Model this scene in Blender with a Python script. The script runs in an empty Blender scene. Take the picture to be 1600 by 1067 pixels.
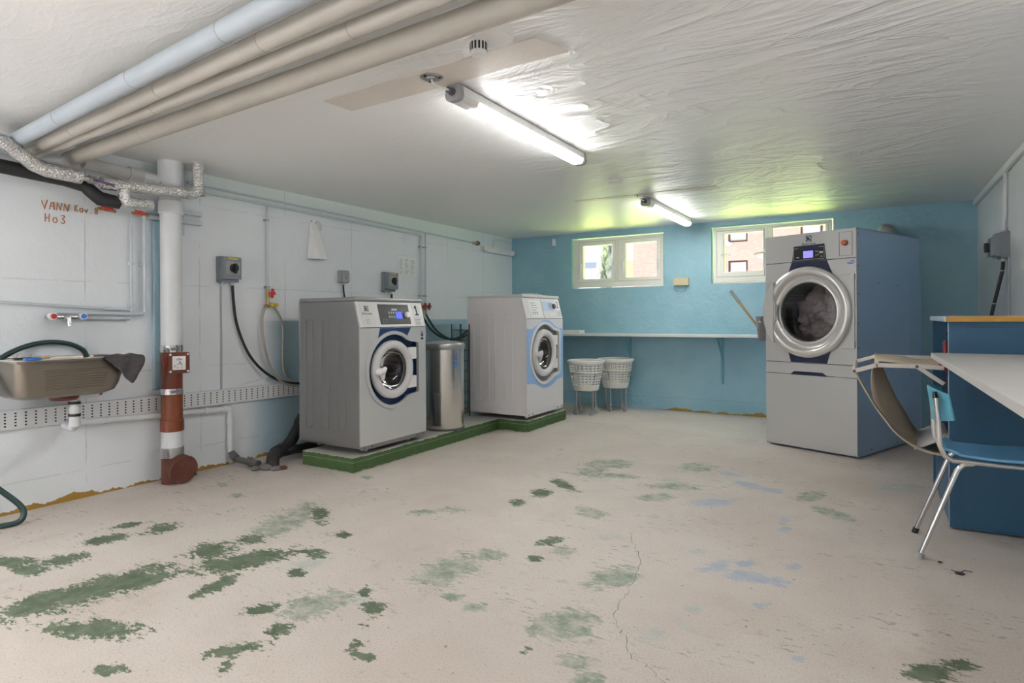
import bpy, bmesh, math, random
from mathutils import Vector, Matrix
from mathutils.geometry import tessellate_polygon
random.seed(7)
S = bpy.context.scene
COL = S.collection
rad = math.radians

# ---------------------------------------------------------------- camera
CAMZ = 1.166
yaw, roll = 0.5401, 0.0063
Fv = Vector((-math.sin(yaw), math.cos(yaw), 0))
Rv = Vector((math.cos(yaw), math.sin(yaw), 0))
Uv = Vector((0, 0, 1))
cx_ = Rv * math.cos(roll) - Uv * math.sin(roll)
cy_ = Rv * math.sin(roll) + Uv * math.cos(roll)
cam = bpy.data.cameras.new('camera')
cam.lens = 946.07 / 1600 * 36
cam.sensor_width = 36
cam.sensor_fit = 'HORIZONTAL'
cam.shift_y = -(533.5 - 496.17) / 1600
cam.clip_start = 0.05
camo = bpy.data.objects.new('camera', cam)
COL.objects.link(camo)
M = Matrix((cx_, cy_, -Fv)).transposed().to_4x4()
M.translation = (0, 0, CAMZ)
camo.matrix_world = M
S.camera = camo

# ---------------------------------------------------------------- light and exposure
S.view_settings.view_transform = 'Standard'
S.view_settings.look = 'None'
S.view_settings.gamma = 1
S.view_settings.use_curve_mapping = False
S.view_settings.exposure = 0.9
S.cycles.use_denoising = True
S.cycles.max_bounces = 10
S.cycles.diffuse_bounces = 6
S.cycles.sample_clamp_indirect = 8
S.cycles.caustics_reflective = False
S.cycles.caustics_refractive = False
W = bpy.data.worlds.new('sky')
S.world = W
W.use_nodes = True
bg = W.node_tree.nodes['Background']
bg.inputs[0].default_value = (0.80, 0.90, 1.0, 1)
bg.inputs[1].default_value = 0.55
sun = bpy.data.lights.new('sun', 'SUN')
sun.energy = 36.0
sun.angle = rad(1.0)
sun.color = (1, 0.97, 0.9)
suno = bpy.data.objects.new('sun', sun)
suno.rotation_euler = (rad(2), rad(-28), 0)
COL.objects.link(suno)
TUBE = 23.0        # emission of the ceiling tubes
for (x0, x1) in ((-3.42, -2.3), (-1.6, -0.45)):      # daylight portals in the two windows
    l = bpy.data.lights.new('window_portal', 'AREA')
    l.shape = 'RECTANGLE'
    l.size = x1 - x0
    l.size_y = 0.55
    l.cycles.is_portal = True
    o = bpy.data.objects.new('window_portal', l)
    o.location = ((x0 + x1) / 2, 7.66, 1.91)
    o.rotation_euler = (rad(-90), 0, 0)
    COL.objects.link(o)

# ---------------------------------------------------------------- room measures
XL, XR, YB, YF, ZC = -4.469, 0.869, 7.462, -2.2, 2.295

# ---------------------------------------------------------------- materials
def srgb(r, g, b):
    f = lambda c: (c / 255 / 12.92) if c / 255 <= 0.04045 else ((c / 255 + 0.055) / 1.055) ** 2.4
    return (f(r), f(g), f(b), 1)

class NT:
    def __init__(s, name):
        s.m = bpy.data.materials.new(name)
        s.m.use_nodes = True
        s.t = s.m.node_tree
        s.p = s.t.nodes['Principled BSDF']
    def n(s, kind, **kw):
        nd = s.t.nodes.new(kind)
        for k, v in kw.items():
            setattr(nd, k, v)
        return nd
    def l(s, a, b):
        s.t.links.new(a, b)
    def val(s, sock, v):
        if hasattr(v, 'is_output') or isinstance(v, bpy.types.NodeSocket):
            s.l(v, sock)
        else:
            sock.default_value = v
    def math(s, op, a, b=0.0, c=None, clamp=False):
        nd = s.n('ShaderNodeMath', operation=op, use_clamp=clamp)
        s.val(nd.inputs[0], a); s.val(nd.inputs[1], b)
        if c is not None: s.val(nd.inputs[2], c)
        return nd.outputs[0]
    def step(s, x, lo, hi):
        nd = s.n('ShaderNodeMapRange', interpolation_type='SMOOTHSTEP')
        s.val(nd.inputs[0], x)
        nd.inputs[1].default_value = lo; nd.inputs[2].default_value = hi
        return nd.outputs[0]
    def mix(s, f, a, b):
        nd = s.n('ShaderNodeMix', data_type='RGBA')
        s.val(nd.inputs[0], f); s.val(nd.inputs[6], a); s.val(nd.inputs[7], b)
        return nd.outputs[2]
    def pos(s):
        return s.n('ShaderNodeNewGeometry').outputs['Position']
    def obj(s):
        return s.n('ShaderNodeTexCoord').outputs['Object']
    def sep(s, v):
        nd = s.n('ShaderNodeSeparateXYZ'); s.l(v, nd.inputs[0]); return nd.outputs
    def noise(s, v, scale, detail=4, rough=0.55, dist=0.0, stretch=None):
        if stretch:
            mp = s.n('ShaderNodeMapping'); s.l(v, mp.inputs[0]); mp.inputs['Scale'].default_value = stretch
            v = mp.outputs[0]
        nd = s.n('ShaderNodeTexNoise'); s.l(v, nd.inputs['Vector'])
        nd.inputs['Scale'].default_value = scale; nd.inputs['Detail'].default_value = detail
        nd.inputs['Roughness'].default_value = rough; nd.inputs['Distortion'].default_value = dist
        return nd.outputs[0]
    def bump(s, h, strength=0.3, dist=0.01, prev=None):
        nd = s.n('ShaderNodeBump'); s.l(h, nd.inputs['Height'])
        nd.inputs['Strength'].default_value = strength; nd.inputs['Distance'].default_value = dist
        if prev is not None: s.l(prev, nd.inputs['Normal'])
        s.l(nd.outputs[0], s.p.inputs['Normal'])
        return nd.outputs[0]
    def base(s, c):
        s.val(s.p.inputs['Base Color'], c)

def simple(name, col, rough=0.5, metal=0.0, var=0.06, scale=25, bump=0.0, spec=0.5):
    t = NT(name)
    v = t.obj()
    n = t.noise(v, scale, 5)
    dark = tuple(c * (1 - 2 * var) for c in col[:3]) + (1,)
    lite = tuple(min(1, c * (1 + 2 * var)) for c in col[:3]) + (1,)
    t.base(t.mix(n, dark, lite))
    t.p.inputs['Roughness'].default_value = rough
    t.p.inputs['Metallic'].default_value = metal
    t.p.inputs['Specular IOR Level'].default_value = spec
    if bump: t.bump(n, bump, 0.004)
    return t.m

def emit(name, col, st):
    t = NT(name)
    t.base((0.9, 0.9, 0.9, 1) if st > 5 else (0.02, 0.02, 0.05, 1))
    t.p.inputs['Emission Color'].default_value = col
    t.p.inputs['Emission Strength'].default_value = st
    return t.m

def m_ceiling():
    t = NT('trowelled_white_plaster')
    p = t.pos()
    x, y, z = t.sep(p)
    def ridged(sc, det, dist, st, pw):
        n = t.noise(p, sc, det, 0.5, dist, st)
        r = t.math('SUBTRACT', 1.0, t.math('MULTIPLY', t.math('ABSOLUTE', t.math('SUBTRACT', n, 0.5)), 5.0), clamp=True)
        return t.math('POWER', r, pw)
    # trowel strokes: sharp edged overlapping sweeps
    r1 = ridged(0.85, 4, 1.8, (0.8, 1.7, 1), 2.6)
    r2 = ridged(2.1, 4, 1.4, (0.75, 1.8, 1), 3.0)
    n2 = t.noise(p, 7, 5, 0.6, 0.8, (0.8, 1.9, 1))
    # the plaster is thrown on thickest between the tubes and the right wall
    zone = t.math('MULTIPLY', t.step(x, -2.3, -1.2), t.step(y, 1.0, 2.4))
    zone = t.math('MULTIPLY', zone, t.step(x, 0.6, -0.3))
    zone = t.math('MULTIPLY_ADD', zone, 0.92, 0.08)
    h = t.math('ADD', t.math('MULTIPLY', r1, 0.45), t.math('MULTIPLY', r2, 0.26))
    h = t.math('ADD', h, t.math('MULTIPLY', n2, 0.20))
    h = t.math('MULTIPLY', h, zone)
    fine = t.noise(p, 60, 4, 0.7)
    h = t.math('ADD', h, t.math('MULTIPLY', fine, 0.035))
    t.bump(h, 0.75, 0.05)
    st = t.noise(p, 0.9, 4)
    t.base(t.mix(st, (0.83, 0.83, 0.82, 1), (0.88, 0.88, 0.87, 1)))
    t.p.inputs['Roughness'].default_value = 0.42
    return t.m

def m_wall_left():
    t = NT('white_painted_concrete')
    p = t.pos()
    x, y, z = t.sep(p)
    wob = t.math('MULTIPLY', t.math('SUBTRACT', t.noise(p, 6, 5), 0.5), 0.03)
    def line(co, off, per, w):
        f = t.math('FRACT', t.math('DIVIDE', t.math('SUBTRACT', t.math('ADD', co, wob), off - per / 2), per))
        d = t.math('MULTIPLY', t.math('ABSOLUTE', t.math('SUBTRACT', f, 0.5)), per)
        return t.math('SUBTRACT', 1.0, t.step(d, 0.0, w))
    lv = line(y, 2.77, 0.79, 0.007)
    lh = line(z, 1.425, 0.62, 0.006)
    gate = t.step(t.noise(p, 3.5, 5, 0.7), 0.42, 0.56)
    ln = t.math('MULTIPLY', t.math('MAXIMUM', lv, t.math('MULTIPLY', lh, 0.7)), gate)
    n = t.noise(p, 4, 5)
    white = t.mix(n, (0.735, 0.775, 0.81, 1), (0.80, 0.835, 0.865, 1))
    # painted light-blue dado behind the washing machines
    yy = t.math('ADD', y, t.math('MULTIPLY', wob, 3))
    up = t.math('MULTIPLY', t.step(yy, 3.30, 3.56), t.math('LESS_THAN', z, 1.15))
    low = t.math('MULTIPLY', t.step(yy, 3.12, 3.42), t.math('LESS_THAN', z, 0.53))
    blue = t.math('MAXIMUM', up, low)
    c = t.mix(blue, white, t.mix(n, (0.33, 0.49, 0.58, 1), (0.40, 0.56, 0.65, 1)))
    # pale green tint along the top edge
    top = t.math('MULTIPLY', t.step(z, 2.02, 2.2), t.step(y, 1.9, 2.6))
    c = t.mix(t.math('MULTIPLY', top, 0.5), c, (0.62, 0.74, 0.70, 1))
    c = t.mix(t.math('MULTIPLY', ln, 0.45), c, (0.36, 0.38, 0.40, 1))
    # chips and scuffs
    ch = t.step(t.noise(p, 17, 6, 0.62), 0.70, 0.74)
    c = t.mix(t.math('MULTIPLY', ch, 0.55), c, (0.33, 0.34, 0.36, 1))
    # ochre filler squeezed out along the floor
    och = t.math('ADD', z, t.math('MULTIPLY', t.math('SUBTRACT', t.noise(p, 5, 5, 0.7, 0, (1, 1, 0.2)), 0.5), 0.16))
    c = t.mix(t.math('LESS_THAN', och, 0.022), c, (0.36, 0.21, 0.035, 1))
    t.base(c)
    t.p.inputs['Roughness'].default_value = 0.5
    h = t.math('SUBTRACT', t.math('ADD', t.math('MULTIPLY', t.noise(p, 14, 6, 0.65), 0.5), t.math('MULTIPLY', t.noise(p, 90, 3), 0.16)), t.math('MULTIPLY', ln, 0.25))
    t.bump(h, 0.35, 0.022)
    return t.m

def m_wall_plain(name, a, b, ochre=False, bumps=0.4):
    t = NT(name)
    p = t.pos()
    x, y, z = t.sep(p)
    n = t.noise(p, 1.7, 5, 0.6)
    c = t.mix(t.step(n, 0.3, 0.7), a, b)
    if ochre:
        # board joints low on the wall
        d = t.math('ABSOLUTE', t.math('SUBTRACT', t.math('ADD', z, t.math('MULTIPLY', t.noise(p, 3, 3), 0.02)), 0.17))
        ln = t.math('SUBTRACT', 1.0, t.step(d, 0.0, 0.006))
        c = t.mix(t.math('MULTIPLY', ln, 0.35), c, (0.09, 0.20, 0.26, 1))
        och = t.math('ADD', z, t.math('MULTIPLY', t.math('SUBTRACT', t.noise(p, 4, 5, 0.7, 0, (1, 1, 0.2)), 0.5), 0.16))
        m = t.math('MULTIPLY', t.math('LESS_THAN', och, 0.025), t.step(x, -2.5, -2.1))
        c = t.mix(m, c, (0.36, 0.22, 0.04, 1))
    t.base(c)
    t.p.inputs['Roughness'].default_value = 0.45
    h = t.math('ADD', t.math('MULTIPLY', t.noise(p, 7, 7, 0.62, 1.2), 0.7), t.math('MULTIPLY', t.noise(p, 70, 3), 0.12))
    t.bump(h, bumps, 0.04)
    return t.m

def m_floor():
    t = NT('worn_painted_concrete_floor')
    p = t.pos()
    at = t.n('ShaderNodeAttribute', attribute_name='paint')
    sp = t.n('ShaderNodeSeparateColor'); t.l(at.outputs['Color'], sp.inputs[0])
    g, lg, bl = sp.outputs
    pl = at.outputs['Alpha']
    big = t.noise(p, 0.9, 5, 0.6)
    c = t.mix(t.step(big, 0.3, 0.7), srgb(198, 187, 178), srgb(212, 204, 196))
    fine = t.noise(p, 130, 3, 0.7)
    c = t.mix(t.math('MULTIPLY', t.step(fine, 0.48, 0.70), 0.5), c, srgb(152, 140, 131))
    grime = t.step(t.noise(p, 3.2, 7, 0.66, 0.4), 0.55, 0.8)
    c = t.mix(t.math('MULTIPLY', grime, 0.45), c, srgb(168, 154, 144))
    speck = t.step(t.noise(p, 34, 4, 0.6), 0.66, 0.70)
    c = t.mix(t.math('MULTIPLY', speck, 0.6), c, srgb(112, 104, 98))
    rag = t.math('SUBTRACT', t.noise(p, 10, 12, 0.74, 0.25, (0.55, 1.4, 1)), 0.5)
    rag2 = t.math('SUBTRACT', t.noise(p, 42, 7, 0.75, 0.2, (0.6, 1.3, 1)), 0.5)
    r = t.math('ADD', t.math('MULTIPLY', rag, 3.0), t.math('MULTIPLY', rag2, 3.4))
    def mask(f, w=0.06):
        return t.step(t.math('ADD', t.math('MULTIPLY_ADD', f, 2.0, -1.0), r), 0.02, 0.02 + w)
    wear = t.step(t.noise(p, 12, 6, 0.7), 0.35, 0.7)
    thin = t.math('MULTIPLY', t.step(t.noise(p, 2.2, 4, 0.6, 0.4, (0.7, 1.3, 1)), 0.50, 0.60), t.step(t.noise(p, 24, 8, 0.72, 0.3, (0.5, 1.5, 1)), 0.575, 0.60))
    c = t.mix(t.math('MULTIPLY', thin, 0.7), c, srgb(138, 140, 128))
    c = t.mix(t.math('MULTIPLY', mask(pl, 0.5), 0.6), c, t.mix(wear, srgb(163, 176, 172), srgb(190, 195, 188)))
    c = t.mix(t.math('MULTIPLY', mask(bl, 0.25), 0.75), c, t.mix(wear, srgb(150, 168, 190), srgb(176, 185, 196)))
    c = t.mix(t.math('MULTIPLY', mask(lg, 0.12), t.math('MULTIPLY_ADD', wear, -0.55, 0.95)), c, t.mix(wear, srgb(126, 142, 121), srgb(165, 171, 158)))
    c = t.mix(mask(g), c, t.mix(wear, srgb(84, 100, 78), srgb(118, 128, 108)))
    t.base(c)
    t.p.inputs['Roughness'].default_value = 0.6
    t.p.inputs['Specular IOR Level'].default_value = 0.35
    h = t.math('ADD', t.math('MULTIPLY', fine, 0.5), t.math('MULTIPLY', mask(g), 0.3))
    t.bump(h, 0.25, 0.004)
    return t.m

def m_steel(name, base=0.55, rough=0.38, metal=0.85, tint=(1, 1, 1), brush=(1, 1, 40)):
    t = NT(name)
    v = t.obj()
    n = t.noise(v, 12, 4, 0.6, 0, brush)
    a = tuple(base * 0.93 * k for k in tint) + (1,); b = tuple(base * 1.06 * k for k in tint) + (1,)
    t.base(t.mix(n, a, b))
    t.p.inputs['Metallic'].default_value = metal
    t.p.inputs['Roughness'].default_value = rough
    return t.m

def m_foil():
    t = NT('crinkled_aluminium_foil')
    v = t.obj()
    vo = t.n('ShaderNodeTexVoronoi'); t.l(v, vo.inputs['Vector']); vo.inputs['Scale'].default_value = 75
    n = t.noise(v, 30, 5, 0.75, 1.0)
    t.base(t.mix(n, (0.62, 0.61, 0.59, 1), (0.95, 0.95, 0.94, 1)))
    t.p.inputs['Metallic'].default_value = 0.92
    t.p.inputs['Roughness'].default_value = 0.22
    h = t.math('ADD', t.math('MULTIPLY', vo.outputs['Distance'], 0.9), t.math('MULTIPLY', n, 0.8))
    t.bump(h, 0.8, 0.010)
    return t.m

def m_glass(name, tint=(1, 1, 1, 1), refl=0.10, dark=0.02):
    t = NT(name)
    tr = t.n('ShaderNodeBsdfTransparent'); tr.inputs[0].default_value = tint
    gl = t.n('ShaderNodeBsdfGlossy'); gl.inputs['Roughness'].default_value = 0.02
    fr = t.n('ShaderNodeLayerWeight'); fr.inputs[0].default_value = 0.25
    gl.inputs['Roughness'].default_value = dark
    f = t.math('MULTIPLY_ADD', fr.outputs['Fresnel'], 0.8 if dark < 0.1 else 0.25, refl * 0.5)
    ms = t.n('ShaderNodeMixShader'); t.l(f, ms.inputs[0]); t.l(tr.outputs[0], ms.inputs[1]); t.l(gl.outputs[0], ms.inputs[2])
    t.l(ms.outputs[0], t.t.nodes['Material Output'].inputs[0])
    return t.m

def m_tray():
    t = NT('perforated_white_metal')
    p = t.pos()
    x, y, z = t.sep(p)
    zz = t.math('ADD', z, t.math('MULTIPLY', t.math('SUBTRACT', y, 1.5), 0.0136))
    fy = t.math('SUBTRACT', t.math('FRACT', t.math('DIVIDE', y, 0.052)), 0.5)
    fz = t.math('SUBTRACT', t.math('FRACT', t.math('DIVIDE', t.math('SUBTRACT', zz, 0.527), 0.0185)), 0.5)
    a = t.math('LESS_THAN', t.math('ABSOLUTE', fy), 0.10)
    b = t.math('LESS_THAN', t.math('ABSOLUTE', fz), 0.25)
    rng = t.math('MULTIPLY', t.math('GREATER_THAN', zz, 0.527), t.math('LESS_THAN', zz, 0.6195))
    m = t.math('MULTIPLY', t.math('MULTIPLY', a, b), rng)
    t.base(t.mix(m, (0.70, 0.72, 0.74, 1), (0.012, 0.012, 0.012, 1)))
    return t.m

def m_brick():
    t = NT('red_brick')
    p = t.pos()
    mp = t.n('ShaderNodeMapping'); t.l(p, mp.inputs[0]); mp.inputs['Rotation'].default_value = (rad(-90), 0, 0)
    br = t.n('ShaderNodeTexBrick'); t.l(mp.outputs[0], br.inputs['Vector'])
    br.inputs['Color1'].default_value = (0.47, 0.335, 0.30, 1); br.inputs['Color2'].default_value = (0.41, 0.285, 0.255, 1)
    br.inputs['Mortar'].default_value = (0.46, 0.38, 0.35, 1)
    br.inputs['Scale'].default_value = 4.0; br.inputs['Mortar Size'].default_value = 0.02
    t.base(br.outputs[0]); t.p.inputs['Roughness'].default_value = 0.9
    return t.m

def m_plinth():
    t = NT('green_painted_concrete')
    p = t.pos()
    x, y, z = t.sep(p)
    nr = t.n('ShaderNodeNewGeometry'); nx, ny, nz = t.sep(nr.outputs['Normal'])
    n = t.noise(p, 14, 7, 0.7)
    top = t.math('GREATER_THAN', nz, 0.5)
    edge = t.math('ADD', z, t.math('MULTIPLY', t.math('SUBTRACT', n, 0.5), 0.05))
    chip = t.math('MAXIMUM', t.math('GREATER_THAN', edge, 0.112), t.math('LESS_THAN', edge, 0.006))
    green = t.mix(n, (0.035, 0.085, 0.022, 1), (0.075, 0.15, 0.045, 1))
    scr = t.math('LESS_THAN', t.math('ABSOLUTE', t.math('SUBTRACT', t.math('ADD', z, t.math('MULTIPLY', n, 0.02)), 0.09)), 0.0022)
    green = t.mix(t.math('MULTIPLY', scr, 0.5), green, (0.4, 0.45, 0.35, 1))
    conc = t.mix(n, (0.30, 0.30, 0.27, 1), (0.52, 0.51, 0.47, 1))
    c = t.mix(t.math('MAXIMUM', top, chip), green, conc)
    t.base(c); t.p.inputs['Roughness'].default_value = 0.6
    t.bump(n, 0.4, 0.01)
    return t.m

def m_bark():
    t = NT('grey_bark')
    v = t.obj()
    n = t.noise(v, 9, 6, 0.75, 0.5, (1, 1, 0.5))
    t.base(t.mix(t.step(n, 0.4, 0.6), (0.06, 0.065, 0.08, 1), (0.42, 0.43, 0.46, 1)))
    t.p.inputs['Roughness'].default_value = 0.9
    t.bump(n, 0.8, 0.05)
    return t.m

def m_siding():
    t = NT('white_vertical_siding')
    x, y, z = t.sep(t.pos())
    f = t.math('ABSOLUTE', t.math('SUBTRACT', t.math('FRACT', t.math('DIVIDE', x, 0.24)), 0.5))
    t.base(t.mix(t.step(f, 0.44, 0.5), (0.55, 0.55, 0.62, 1), (0.34, 0.35, 0.42, 1)))
    return t.m

def m_cabinet():
    t = NT('dark_blue_paint')
    v = t.obj()
    n = t.noise(v, 3, 5)
    t.base(t.mix(n, (0.022, 0.085, 0.165, 1), (0.032, 0.108, 0.20, 1)))
    t.p.inputs['Roughness'].default_value = 0.42
    return t.m

def m_chairblue():
    t = NT('worn_light_blue_paint')
    v = t.obj()
    n = t.noise(v, 30, 6, 0.7)
    c = t.mix(t.noise(v, 4, 4), (0.14, 0.40, 0.68, 1), (0.20, 0.48, 0.76, 1))
    t.base(t.mix(t.math('MULTIPLY', t.step(n, 0.66, 0.72), 0.7), c, (0.5, 0.6, 0.7, 1)))
    t.p.inputs['Roughness'].default_value = 0.35
    return t.m

def m_canvas():
    t = NT('beige_canvas')
    v = t.obj()
    n = t.noise(v, 9, 5)
    t.base(t.mix(n, (0.56, 0.47, 0.34, 1), (0.68, 0.585, 0.45, 1)))
    t.p.inputs['Roughness'].default_value = 0.9
    wv = t.noise(v, 350, 2)
    b = t.bump(n, 0.5, 0.02)
    t.bump(wv, 0.15, 0.002, b)
    return t.m

def m_laundry():
    t = NT('wet_dusky_laundry')
    v = t.obj()
    n = t.noise(v, 6, 6, 0.65, 1.5)
    t.base(t.mix(n, (0.30, 0.25, 0.25, 1), (0.62, 0.52, 0.53, 1)))
    t.p.inputs['Roughness'].default_value = 0.9
    t.bump(n, 0.8, 0.03)
    return t.m

def m_drum():
    t = NT('perforated_drum_steel')
    v = t.obj()
    vo = t.n('ShaderNodeTexVoronoi'); t.l(v, vo.inputs['Vector']); vo.inputs['Scale'].default_value = 70
    vo.inputs['Randomness'].default_value = 0.15
    m = t.step(vo.outputs['Distance'], 0.26, 0.34)
    t.base(t.mix(m, (0.02, 0.02, 0.02, 1), (0.50, 0.49, 0.48, 1)))
    t.p.inputs['Metallic'].default_value = 0.9
    t.p.inputs['Roughness'].default_value = 0.28
    return t.m

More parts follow.
